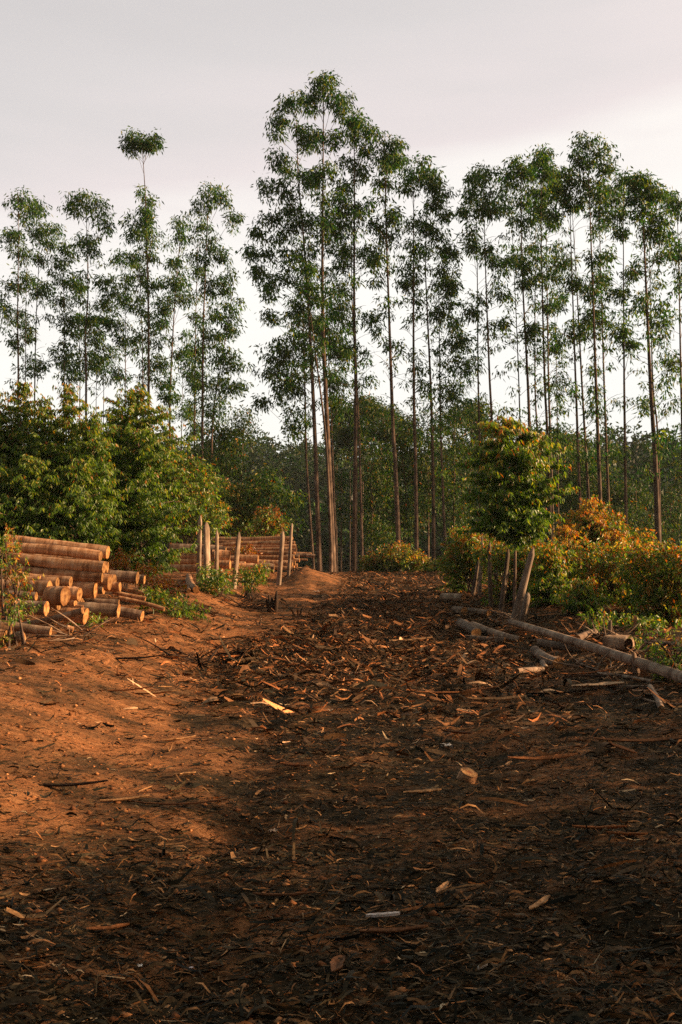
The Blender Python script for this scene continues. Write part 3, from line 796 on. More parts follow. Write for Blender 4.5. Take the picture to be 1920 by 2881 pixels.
# ------------------------------------------------------------------ far wooded hillside (one mass)
def far_wood():
    g = np.random.default_rng(77)
    n = 520
    Y = 105 + 190 * g.random(n) ** .8
    X = (g.random(n) * 2 - 1) * (Y * .42 + 12)
    Z = gz(X, Y)
    hh = 7 + 6 * g.random(n)
    rad = 2.4 + 2.4 * g.random(n)
    pos, tint, dd = [], [], []
    for i in range(n):
        k = 330
        v = g.normal(0, 1, (k, 3)); v /= np.linalg.norm(v, axis=1, keepdims=True)
        v *= (.75 + .3 * g.random((k, 1)))
        lump = 1 + .25 * np.sin(v[:, :1] * 4 + i) * np.cos(v[:, 2:] * 5 + 2 * i)
        p = np.array([X[i], Y[i], Z[i] + hh[i] * .62]) + v * lump * np.array([rad[i], rad[i], hh[i] * .5])
        pos.append(p); d = v * .6 + g.normal(0, .5, (k, 3)); d[:, 2] -= .4; dd.append(d)
        base = E_GREEN[g.choice(5, k, p=[.4, .32, .18, .08, .02])] * .36 * math.exp(g.normal(0, .5))
        tint.append(base)
    o = link('far_wood', leaf_mesh('far_wood', np.concatenate(pos), np.concatenate(dd), .95, .5, np.concatenate(tint), seed=9), M_LEAF)
    tag(o, 'hazy wooded hillside closing the view behind the trunks', 'wood', kind='stuff')


far_wood()


# ------------------------------------------------------------------ bushes and young trees with big hanging leaves
def bush(label, Y, base_px, blobs, seed, group='dense young trees and shrubs', orange=.12, leaf=.13, dens=1.0, name='bush', stems=6, green_bias=0, depth=1.0,
         droop=.8, red=False, stem_from=None, ground_row=None):
    """blobs: (cx, cy, rx, ry[, dens[, dY]]) in photo pixels."""
    g = np.random.default_rng(5000 + seed); rr = random.Random(500 + seed)
    s = Y / F
    bx = (base_px - CX) * s
    origin = Vector((bx, Y, gz1(bx, Y)))
    C, OUT, TOP = [], [], []
    mb = MB()
    for bl in blobs:
        cx, cy, rx, ry = bl[:4]
        c = P(cx, cy, Y) + Vector((0, (bl[5] if len(bl) > 5 else 0) + rr.gauss(0, .12), 0))
        RX, RZ = rx * s, ry * s
        RY = max(.35, min(RX, 1.3)) * depth
        nt = int(300 * (RX * RZ) ** .9 * dens * (bl[4] if len(bl) > 4 else 1)) + 8
        v = g.normal(0, 1, (nt, 3)); v /= np.linalg.norm(v, axis=1, keepdims=True)
        v *= g.random((nt, 1)) ** .3
        cc = np.array(c) + v * np.array([RX, RY, RZ])
        C.append(cc); OUT.append(v); TOP.append(v[:, 2])
        for k in range(stems):
            e = Vector(cc[rr.randrange(nt)])
            a = origin + Vector((rr.gauss(0, .08), rr.gauss(0, .08), -.05))
            if stem_from: a = stem_from.copy()
            a.x = a.x * .6 + c.x * .4 if not stem_from and abs(c.x - a.x) > .8 else a.x
            a.z = gz1(a.x, a.y) - .05 if not stem_from else a.z
            m = a.lerp(e, .55) + Vector((0, 0, .15 * abs(e.x - a.x)))
            mb.tube(curve_pts([a, m, e], 5), [.022, .018, .013, .009, .005], 5)
    C = np.concatenate(C); OUT = np.concatenate(OUT); TOP = np.concatenate(TOP)
    zz = gz(C[:, 0], C[:, 1]) + .05
    C[:, 2] = np.maximum(C[:, 2], zz)
    # a tuft is a short twig carrying leaves in two rows
    nl = 11
    k = len(C)
    tw = OUT * .6 + g.normal(0, .5, (k, 3)); tw[:, 2] += .35
    tw /= np.linalg.norm(tw, axis=1, keepdims=True)
    t = np.tile(np.linspace(0, 1, nl), k)[:, None]
    TW = np.repeat(tw, nl, 0)
    pos = np.repeat(C, nl, 0) + TW * t * leaf * 2.3 + g.normal(0, leaf * .22, (k * nl, 3))
    d = TW * .45 + g.normal(0, .45, (k * nl, 3)); d[:, 2] -= droop
    zg = gz(pos[:, 0], pos[:, 1]) + .01
    pos[:, 2] = np.maximum(pos[:, 2], zg)
    p = np.array([.26, .3, .24, .14, .06])
    tint = B_GREEN[g.choice(5, len(pos), p=p)]
    up = np.repeat(TOP, nl)
    pr = orange * np.clip(.45 + 1.1 * up + .5 * (t[:, 0] - .3), .12, 2.2)
    # some whole shoots have turned
    sh = np.repeat(g.random(k) < orange * .8, nl)
    m = (g.random(len(pos)) < pr) | (sh & (g.random(len(pos)) < .6))
    og = B_ORNG if not red else B_ORNG * np.array([.7, .6, .6])
    tint[m] = og[g.choice(5, m.sum(), p=[.3, .25, .15, .2, .1])]
    tint = tint * np.repeat(np.exp(g.normal(0, .22, (k, 1))), nl, 0)
    root = empty(name, origin)
    tag(root, label, 'tree' if 'tree' in name else ('plant' if 'weed' in name else 'bush'), group)
    link('stem', mb.mesh('stem', origin), M_TRUNK, root)
    link('foliage', leaf_mesh('foliage', pos, d, leaf, leaf * .36, tint, seed=seed, origin=origin), M_BUSH, root)
    return root


def sapling(label, Y, foot_px, foot_row, top, prof, seed, name='young_tree', group='dense young trees and shrubs', n_br=110, leaf=.09, orange=.1, lean=0.0, trunk_r=.03, dYs=1.0, tips=.5, foot_on_ground=True):
    """A young eucalyptus: stem, layered branches, leaves hanging in rows. prof: (photo row, left reach, right reach in photo pixels from the stem)."""
    g = np.random.default_rng(8000 + seed); rr = random.Random(800 + seed)
    s = Y / F
    foot = P(foot_px, foot_row, Y); foot.z = gz1(foot.x, Y)
    tp = P(top[0], top[1], Y)
    mid = foot.lerp(tp, .5) + Vector((lean, 0, 0))
    tr = curve_pts([foot + Vector((0, 0, -.08)), mid, tp], 14)
    mb = MB()
    mb.tube(tr, [max(.006, trunk_r * (1 - .8 * i / 13)) for i in range(14)], 7, rough=.08)
    rows = np.array([p[0] for p in prof], float); lw = np.array([p[1] for p in prof]) * s; rw = np.array([p[2] for p in prof]) * s
    zr_ = np.array([P(foot_px, q, Y).z for q in rows])
    pos, dirs, frac, hi = [], [], [], []
    z_lo, z_hi = zr_.min(), zr_.max()
    for k in range(n_br):
        z = z_lo + (z_hi - z_lo) * ((k + rr.random()) / n_br)
        L_, R_ = np.interp(z, zr_, lw), np.interp(z, zr_, rw)
        an = k * 2.399 + rr.gauss(0, .3)
        cx, cy = math.cos(an), math.sin(an)
        reach = (R_ if cx > 0 else L_) * abs(cx) + dYs * (R_ + L_) * .5 * abs(cy) * .85
        reach *= rr.choice((.4, .65, .85, 1.0, 1.0, 1.15)) * rr.uniform(.85, 1.08)
        if reach < .06: reach = .06
        za = z - reach * rr.uniform(.05, .35)
        za = max(za, foot.z + .1)
        a = None
        for i in range(13):
            if tr[i + 1].z >= za:
                a = tr[i].lerp(tr[i + 1], max(0, min(1, (za - tr[i].z) / max(1e-5, tr[i + 1].z - tr[i].z)))); break
        if a is None: a = tr[-1]
        if rr.random() < .12: reach *= 1.3
        e = Vector((a.x + cx * reach, a.y + cy * reach, z + rr.choice((0, 0, .05, .15, .28)) * min(1, reach * 2)))
        m = a.lerp(e, .5) + Vector((0, 0, reach * .10))
        bp = curve_pts([a, m, e], 6)
        mb.tube(bp, [.011, .009, .007, .006, .004, .003], 4)
        # leaves along the branch and along side twigs
        runs = [(a.lerp(e, .25), m.lerp(e, .2), e, reach * .8)]
        for q in range(int(2 + reach * 7)):
            t0 = rr.uniform(.15, .95)
            b0 = bp[min(5, int(t0 * 6))]
            ta = an + rr.choice((-1, 1)) * rr.uniform(.4, 1.1)
            tl = rr.uniform(.12, .34) * (1 if reach > .3 else .6)
            te = b0 + Vector((math.cos(ta) * tl, math.sin(ta) * tl, rr.gauss(.04, .07)))
            runs.append((b0, b0.lerp(te, .5) + Vector((0, 0, .02)), te, tl))
        for (p0, p1, p2, ln) in runs:
            nl = max(4, int(ln / .0145))
            for i in range(nl):
                t = i / (nl - 1)
                c = p0.lerp(p1, t * 2) if t < .5 else p1.lerp(p2, t * 2 - 1)
                dr = (p2 - p0)
                dr.z = 0
                if dr.length < 1e-4: dr = Vector((cx, cy, 0))
                dr.normalize()
                sdv = Vector((-dr.y, dr.x, 0)) * (1 if i % 2 else -1)
                d = sdv * rr.uniform(.25, .8) + dr * rr.uniform(0, .5) + Vector((0, 0, -rr.uniform(.5, 1.3)))
                pos.append(c); dirs.append(d); frac.append(t * min(1, (c - a).length / max(reach, .05))); hi.append((z - z_lo) / (z_hi - z_lo))
    pos = np.array([tuple(p) for p in pos]); dirs = np.array([tuple(d) for d in dirs]); frac = np.array(frac); hi = np.array(hi)
    pos += g.normal(0, .012, pos.shape)
    pos[:, 2] = np.maximum(pos[:, 2], gz(pos[:, 0], pos[:, 1]) + .03)
    n = len(pos)
    idx = np.clip((g.random(n) * 2.5 + 1.5 * frac + .7 * hi - .45).astype(int), 0, 4)
    tint = B_GREEN[idx] * np.exp(g.normal(0, .18, (n, 1)))
    o_ = g.random(n) < orange * np.clip(-.5 + 1.6 * frac + 1.5 * hi ** 3, .03, 2.5) * (1 - tips + 2 * tips * hi)
    tint[o_] = B_ORNG[g.choice(5, o_.sum(), p=[.35, .22, .12, .25, .06])]
    root = empty(name, foot)
    tag(root, label, 'tree' if 'tree' in name else 'bush', group)
    link('trunk', mb.mesh('trunk', foot), M_TRUNK, root)
    link('crown', leaf_mesh('crown', pos, dirs, leaf, leaf * .34, tint, seed=seed, origin=foot, fold=.3), M_BUSH, root)
    return root


NS = [('tallest of the crowded young trees at the picture edge behind the near log stack', 20.9, 50, (60, 1078), 70, .10), ('slim yellow green young tree next to the tallest one behind the near logs', 20.3, 120, (128, 1130), 62, .07),
      ('young tree with golden tipped shoots in the middle behind the near log stack', 20.6, 185, (196, 1090), 66, .13), ('dark green young tree at the inner end of the row behind the near logs', 20.0, 255, (262, 1170), 62, .06),
      ('young tree half out of the picture behind the near log stack', 20.7, -20, (-12, 1120), 72, .08), ('young tree outside the picture edge behind the near logs', 20.5, -110, (-100, 1110), 75, .08),
      ('low leafy young tree pushing forward under the golden tipped one', 19.4, 215, (222, 1300), 75, .04), ('low leafy young tree shading the inner side of the near logs', 19.3, 90, (84, 1290), 85, .04), ('low leafy young tree at the edge above the topmost near log', 19.5, -10, (0, 1320), 85, .05)]
for i, (lb, Y, fx, top, wd, og) in enumerate(NS):
    t = top[1]; h = 1560 - t
    sapling(lb, Y, fx, 1565, top, [(1562, wd * .9, wd * .9), (1562 - h * .25, wd * 1.1, wd * 1.1), (1562 - h * .5, wd, wd * 1.05), (1562 - h * .72, wd * .72, wd * .78), (1562 - h * .9, wd * .4, wd * .42), (t - 4, 6, 6)], 20 + i, n_br=int(40 + h * .24), orange=og)
sapling('tall conical young tree with dark leaves between the near and far log stacks', 21.5, 400, 1615, (385, 1098), [(1605, 70, 85), (1520, 100, 105), (1420, 115, 118), (1320, 115, 112), (1220, 85, 90), (1150, 48, 52), (1095, 8, 8)], 6, n_br=260, orange=.07)
sapling('low conical young tree leaning out beside the tall conical one', 22.5, 330, 1600, (325, 1170), [(1590, 70, 60), (1480, 85, 70), (1350, 75, 65), (1240, 45, 40), (1165, 8, 8)], 7, n_br=140, orange=.08)
bush('rusty topped bush beyond the dark conical young tree', 34, 520,
     [(500, 1330, 70, 50), (550, 1360, 60, 55), (480, 1390, 60, 60), (560, 1430, 60, 55), (520, 1470, 60, 45), (600, 1465, 50, 40)],
     3, orange=.12, leaf=.14)
bush('yellow green bush directly behind the fence posts and far logs', 46, 660,
     [(610, 1400, 60, 50), (680, 1420, 55, 55), (640, 1460, 70, 45), (700, 1480, 40, 36), (590, 1460, 50, 45), (720, 1410, 30, 30), (570, 1480, 50, 35)],
     4, orange=.12, leaf=.16)
bush('small rust coloured bush at the end of the far log stack', 42, 760, [(755, 1460, 28, 26), (770, 1490, 28, 28), (740, 1490, 24, 24)], 5, orange=.35, leaf=.15, red=True)

sapling('round young tree with orange tips on a thin stem beside the fence posts', G(1447, 1730).y, 1447, 1730, (1440, 1185),
        [(1525, 80, 40), (1490, 112, 70), (1440, 118, 95), (1380, 112, 100), (1320, 112, 105), (1275, 90, 105), (1230, 55, 60), (1195, 22, 25), (1180, 5, 5)], 8, n_br=120, orange=.12, leaf=.12, trunk_r=.04, lean=.05, tips=.65)
B2 = [
    ('orange shrub standing highest behind the leaning pale post', 25, 1660, [(1670, 1470, 60, 40), (1620, 1490, 45, 40), (1700, 1490, 50, 40), (1660, 1530, 90, 45), (1590, 1560, 50, 45), (1730, 1560, 60, 50), (1640, 1580, 80, 45), (1680, 1440, 40, 28), (1780, 1540, 60, 50), (1840, 1580, 60, 50), (1910, 1600, 60, 50)], .36, .13),
    ('glowing orange and green shrub spreading behind the fallen pole', 21.5, 1700, [(1690, 1580, 70, 50), (1760, 1600, 60, 55), (1640, 1640, 70, 50), (1720, 1660, 80, 55), (1800, 1640, 55, 55), (1680, 1720, 80, 45), (1780, 1720, 60, 50)], .34, .12),
    ('green shrub with orange tops beside the leaning pale post', 21.5, 1550, [(1545, 1570, 45, 40), (1590, 1600, 50, 45), (1540, 1640, 50, 50), (1580, 1690, 60, 45), (1545, 1720, 45, 40), (1600, 1740, 45, 35), (1500, 1690, 30, 40)], .2, .115),
    ('orange shrub at the picture edge above the fallen pole', 17.5, 1870, [(1850, 1590, 60, 50), (1900, 1590, 60, 60), (1800, 1570, 50, 45), (1900, 1640, 50, 50), (1850, 1690, 60, 50), (1910, 1720, 50, 50), (1860, 1760, 55, 40), (1960, 1660, 60, 80), (1820, 1740, 40, 40), (1900, 1600, 60, 45), (1830, 1640, 50, 45), (1900, 1790, 50, 40)], .28, .11),
    ('leafy shrub behind the cluster of fence posts on the shrub side', 27, 1330, [(1300, 1530, 45, 35), (1350, 1540, 50, 40), (1310, 1580, 50, 35), (1370, 1590, 50, 35), (1400, 1560, 40, 40), (1275, 1585, 30, 30)], .26, .12),
    ('low rusty shrub in the middle of the far end of the track', 43, 1110, [(1080, 1580, 45, 24), (1130, 1570, 45, 30), (1170, 1590, 35, 22), (1050, 1590, 30, 22)], .30, .17),
    ('small olive shrub beside the low rusty one at the track end', 40, 1240, [(1220, 1600, 32, 16), (1260, 1595, 30, 20), (1280, 1575, 24, 22)], .20, .15),
    ('thin leafy shrub growing round the split fence posts', 22.9, 1430, [(1400, 1610, 26, 40, .45), (1425, 1660, 24, 36, .5), (1395, 1680, 18, 30, .7), (1470, 1570, 26, 35, .8), (1475, 1640, 30, 45, .8), (1380, 1560, 50, 35), (1440, 1570, 50, 40), (1500, 1560, 45, 40), (1510, 1640, 40, 45)], .24, .11),
    ('dark tangled shrub under the orange bushes beside the hollow log', 16.5, 1770, [(1740, 1760, 60, 24, .6), (1800, 1770, 50, 26, .6), (1840, 1790, 40, 24, .6), (1680, 1755, 40, 18, .6)], .10, .10),
    ('green creeper weed at the tip of the fallen pole by the picture edge', 11.6, 1880, [(1860, 1840, 34, 28, .8), (1900, 1800, 34, 30, .7), (1900, 1870, 32, 25, .7), (1830, 1800, 20, 22, .6), (1905, 1945, 25, 25, .7), (1870, 1895, 24, 12, .4)], .18, .075),
]
for i, (lb, Y, bx, bl, og, lf) in enumerate(B2):
    bush(lb, Y, bx, bl, 20 + i, orange=og, leaf=lf * .8, dens=1.7 if Y > 14 else 1.5, stems=3)
RS = [('highest rust tipped young tree in the shrubs behind the fallen pole', 24.5, 1660, (1660, 1412), 62, .50), ('rust tipped young tree between the leaning post and the highest one', 23.5, 1600, (1594, 1490), 45, .45),
      ('bright orange young tree past the highest one among the shrubs', 22.5, 1735, (1732, 1500), 55, .55), ('green young tree close beside the cracked leaning post', 20.8, 1545, (1548, 1545), 42, .25),
      ('orange young tree under the thick eucalyptus trunk', 20.0, 1815, (1812, 1545), 52, .42), ('olive young tree near the picture edge among the shrubs', 18.6, 1870, (1868, 1590), 48, .32),
      ('rusty young tree cut by the picture edge above the fallen pole', 19.0, 1925, (1920, 1565), 60, .45), ('small green young tree low in front of the orange shrubs', 18.8, 1640, (1646, 1640), 46, .20),
      ('thin orange young tree behind the fence posts', 24.0, 1500, (1503, 1520), 36, .40), ('small rusty young tree beside the posts at the track end', 27.5, 1300, (1296, 1490), 40, .35)]
for i, (lb, Y, fx, top, wd, og) in enumerate(RS):
    t = top[1]; ft = P(fx, 1550, Y); base = HOR + (CAMZ - gz1(ft.x, Y)) * F / Y; h = base - t
    sapling(lb, Y, fx, base, top, [(base, wd * .8, wd * .8), (base - h * .3, wd * 1.1, wd * 1.1), (base - h * .6, wd * .8, wd * .85), (base - h * .85, wd * .42, wd * .45), (t - 3, 5, 5)], 40 + i, n_br=int(30 + h * .3), orange=og, leaf=.085, trunk_r=.018, tips=.3, group='young trees and shrubs behind the fallen pole')
W = [
    ('green weed clump beside the tallest pale fence post', 23.5, 610, [(590, 1625, 32, 28), (625, 1640, 30, 28), (600, 1665, 30, 20)], .06, .09),
    ('low weed clump below the far logs with sunlit leaves', 25, 700, [(680, 1625, 30, 14), (715, 1622, 28, 18), (740, 1610, 18, 14), (700, 1640, 24, 10)], .10, .09),
    ('dark weed clump on the bank under the dark conical young tree', 18.3, 520, [(430, 1690, 40, 22), (470, 1700, 50, 25), (520, 1715, 45, 22), (550, 1725, 24, 12)], .05, .075),
    ('heap of withered orange leaves on the bank behind the thin poles', 20.0, 440, [(420, 1620, 26, 22), (450, 1645, 28, 20), (480, 1655, 30, 16), (440, 1670, 30, 14)], 1.6, .085),
    ('withered leafy twig over the near stack end', 20.5, 350, [(350, 1570, 28, 12, .8), (330, 1590, 20, 14, .8)], 1.3, .085),
    ('red leaved weed growing over the near logs at the picture edge', 13.6, 25, [(10, 1520, 20, 30, .5), (25, 1560, 30, 40, .5), (50, 1600, 30, 40, .45), (10, 1650, 28, 50, .6), (70, 1650, 24, 30, .4), (30, 1700, 30, 30, .3)], .5, .06),
    ('small weed at the foot of the lowest near logs', 12.8, 60, [(20, 1740, 30, 14, .6), (60, 1720, 30, 16, .5), (5, 1830, 16, 14, .6)], .10, .06),
    ('green sprig growing beside the short leaning log end', 15.4, 240, [(240, 1760, 20, 12, .8), (265, 1752, 14, 9, .7)], .12, .06),
]
for i, (lb, Y, bx, bl, og, lf) in enumerate(W):
    bush(lb, Y, bx, bl, 60 + i, group='weeds round the log stacks', orange=og, leaf=lf, dens=1.5, stems=2, name='weed_clump', red=(og > .5))


# ------------------------------------------------------------------ logs
def cut_disc(parent, x, r0, sgn, rnd, sides=20, tilt=0.0):
    vs = [(x + sgn * .003, 0, 0)]
    fs = []
    rings = (.5, .985)
    for q, fr in enumerate(rings):
        for k in range(sides):
            an = 2 * math.pi * k / sides
            r = r0[k] * fr
            vs.append((x + sgn * .003 + rnd.uniform(-.002, .002) + tilt * math.cos(an) * r, r * math.cos(an), r * math.sin(an)))
    for k in range(sides):
        k2 = (k + 1) % sides
        fs.append((0, 1 + k, 1 + k2) if sgn > 0 else (0, 1 + k2, 1 + k))
        a, b, c, d = 1 + k, 1 + k2, 1 + sides + k2, 1 + sides + k
        fs.append((a, d, c, b) if sgn > 0 else (a, b, c, d))
    me = bpy.data.meshes.new('cut_face')
    me.from_pydata(vs, [], fs)
    return link('cut_face', me, M_CUT, parent)


def log(label, group, a, b, ra, rb, material=None, name='log', bend=.016, faces=True, rough=.06, cat='log', extra=None):
    """A log from point a to point b (its local X axis), radii ra and rb."""
    rnd = random.Random(label)
    ax = b - a
    L = ax.length
    sides, nseg = 20, 12
    vs, fs = [], []
    ph, ph2 = rnd.random() * 6.28, rnd.random() * 6.28
    ell = 1 + rnd.uniform(-.06, .06)
    ring_r = []
    for i in range(nseg):
        t = i / (nseg - 1)
        x = (t - .5) * L
        oy = bend * L * math.sin(t * math.pi) * math.cos(ph); oz = bend * L * math.sin(t * math.pi) * math.sin(ph)
        rr = ra + (rb - ra) * t
        row = []
        for k in range(sides):
            an = 2 * math.pi * k / sides
            r = rr * (1 + .035 * math.sin(2 * an + ph) + .02 * math.sin(3 * an + ph2 + t * 3) + rough * (rnd.random() - .5) + .02 * math.sin(t * 17 + ph2))
            row.append(r)
            vs.append((x, oy + r * ell * math.cos(an), oz + r / ell * math.sin(an)))
        ring_r.append(row)
    for i in range(nseg - 1):
        for k in range(sides):
            k2 = (k + 1) % sides
            fs.append((i * sides + k, i * sides + k2, (i + 1) * sides + k2, (i + 1) * sides + k))
    me = bpy.data.meshes.new(name)
    me.from_pydata(vs, [], fs)
    me.polygons.foreach_set('use_smooth', [True] * len(fs))
    o = link(name, me, material or M_LOG)
    o.location = (a + b) / 2
    q = ax.to_track_quat('X', 'Z')
    o.rotation_mode = 'QUATERNION'; o.rotation_quaternion = q
    tag(o, label, cat, group)
    if faces:
        cut_disc(o, L / 2, [r * ell ** 0 for r in ring_r[-1]], 1, rnd, sides, rnd.uniform(-.12, .12))
        cut_disc(o, -L / 2, ring_r[0], -1, rnd, sides)
    return o


def zl(x, y): return (x * .33163, 1440 + y * .33163)
def zf(x, y): return (440 + x * .33163, 1400 + y * .33163)
def zr(x, y): return (1280 + x * .40816, 1440 + y * .40816)


def pile_log(zfun, group, label, rx, ry, d, lx, ly, Y, dY=.35, taper=1.0, **kw):
    """Right end at zoomed rx, ry with zoomed diameter d at depth Y, left end at lx, ly, dY further off."""
    sc = .40816 if zfun is zr else .33163
    ra = d * sc * Y / F / 2
    dY = abs(rx - lx) * sc * Y / F * .04 + random.Random(label).uniform(-.02, .05)
    a = P(*zfun(lx, ly), Y + dY); b = P(*zfun(rx, ry), Y)
    return log(label, group, a, b, ra * taper, ra, **kw)


GN = 'cut logs of the near stack'
NEAR = [
    ('long log topmost at the rear of the near stack', 915, 345, 112, 40, 240, 16.9, .5),
    ('long banded log second from the top of the near stack', 852, 375, 94, 70, 300, 16.4, .5),
    ('long thick log third from the top of the near stack, over the overhang', 884, 470, 104, 150, 398, 16.1, .5),
    ('long log lying directly under the third one of the near stack', 868, 552, 96, 130, 492, 16.1, .5),
    ('cut log stub peeping out behind the thick third log', 912, 470, 92, 600, 440, 16.8, .5),
    ('cut log beneath the overhanging ends of the near stack', 932, 600, 140, 560, 575, 16.7, .5),
    ('cut log end squeezed behind the one beneath the overhang', 968, 588, 120, 700, 575, 17.3, .4),
    ('dark barked short log lying behind the near stack end', 1166, 560, 104, 940, 545, 17.8, .3),
    ('small log stub past the dark barked short log', 1226, 576, 74, 1130, 566, 18.2, .3),
    ('upright looking log end between the stack end and thin poles', 1018, 636, 78, 860, 634, 16.9, .3),
    ('small orange log end low behind the square dark log', 878, 666, 72, 700, 660, 16.6, .3),
    ('thin orange log end next to the small low one', 838, 660, 60, 690, 655, 16.8, .3),
    ('thick brown log under the middle of the near stack', 810, 662, 138, 520, 645, 16.1, .3),
    ('log with the brightest cut face in the front row of the near stack', 600, 595, 88, 200, 560, 15.6, .4),
    ('log with a round cut face beside the brightest one', 487, 602, 92, 60, 590, 15.3, .4),
    ('thick log with an orange cut face over the front row', 418, 648, 128, -120, 622, 14.9, .5),
    ('short log with the largest pale cut face in the near stack', 552, 714, 166, 400, 708, 14.8, .2),
    ('short log with a round yellow face behind the largest pale face', 674, 702, 120, 530, 690, 15.2, .25),
    ('grey log low in the front with a small square cut end', 306, 716, 76, -60, 700, 14.5, .5),
    ('dark thick log lying lowest in the shade of the front row', 394, 820, 124, 40, 800, 14.2, .4),
    ('upper one of the two dark logs jutting from the near stack', 1008, 778, 66, 640, 752, 16.2, .25),
    ('lower and thicker one of the two dark logs jutting from the stack', 1006, 842, 116, 650, 815, 15.9, .3),
    ('short dark log sloping down past the two jutting ones', 1206, 884, 88, 980, 840, 16.3, .1),
    ('thin pole uppermost of three lying on the orange bank', 1230, 692, 38, 1000, 634, 18.2, .3),
    ('thin pole in the middle of three lying on the orange bank', 1234, 737, 38, 960, 680, 17.8, .3),
    ('longest thin pole pointing down the orange bank', 1394, 826, 40, 1010, 730, 17.2, .4),
    ('split log with a broad orange end lying aslant before the stack', 728, 885, 138, 540, 850, 14.9, .1),
    ('pale peeled branch lying aslant up to the split log', 700, 840, 56, 190, 960, 14.6, -.6),
    ('smooth grey log jutting out lowest of all the near logs', 430, 1016, 76, -40, 944, 13.4, .3),
    ('short log with a round orange face at the picture edge', 95, 1002, 114, -240, 985, 13.2, .3),
    ('log end with the largest orange face, cut by the picture edge', 48, 1082, 152, -260, 1060, 12.8, .3),
    ('pale rough chunk of log lying between two edge logs', 196, 1055, 96, 60, 1100, 13.0, -.2),
    ('small split wood piece under the largest pale face', 640, 778, 52, 560, 775, 14.9, .1),
    ('thin orange stub poking from the twigs below the stack', 620, 1000, 50, 570, 985, 14.0, .15),
    ('thin reddish piece of wood lying over the split log', 705, 806, 28, 520, 800, 14.9, .1),
]
for lb, rx, ry, d, lx, ly, Y, dY in NEAR:
    grey = any(w in lb for w in ('grey', 'dark', 'pale peeled', 'pale rough'))
    pile_log(zl, GN, lb, rx, ry, d, lx, ly, Y, dY, taper=.95 if 'branch' not in lb else .8, material=M_GREYLOG if grey else M_LOG)
# logs in the shaded heart of the stack that the front rows rest on
for j, (rx, ry, d, lx, ly, Y, dY) in enumerate([(760, 640, 110, 160, 600, 16.6, .5), (780, 720, 110, 200, 690, 16.6, .5), (560, 640, 100, 0, 620, 15.9, .5), (360, 760, 100, -200, 730, 15.2, .5), (500, 790, 90, 0, 760, 15.4, .5), (700, 770, 80, 300, 760, 16.0, .4),
                                                (800, 430, 100, 60, 360, 17.4, .5), (800, 520, 100, 60, 470, 17.4, .5), (860, 610, 90, 300, 590, 17.2, .5)]):
    pile_log(zl, GN, 'log hidden deep in the shade of the near stack', rx, ry, d, lx, ly, Y, dY)

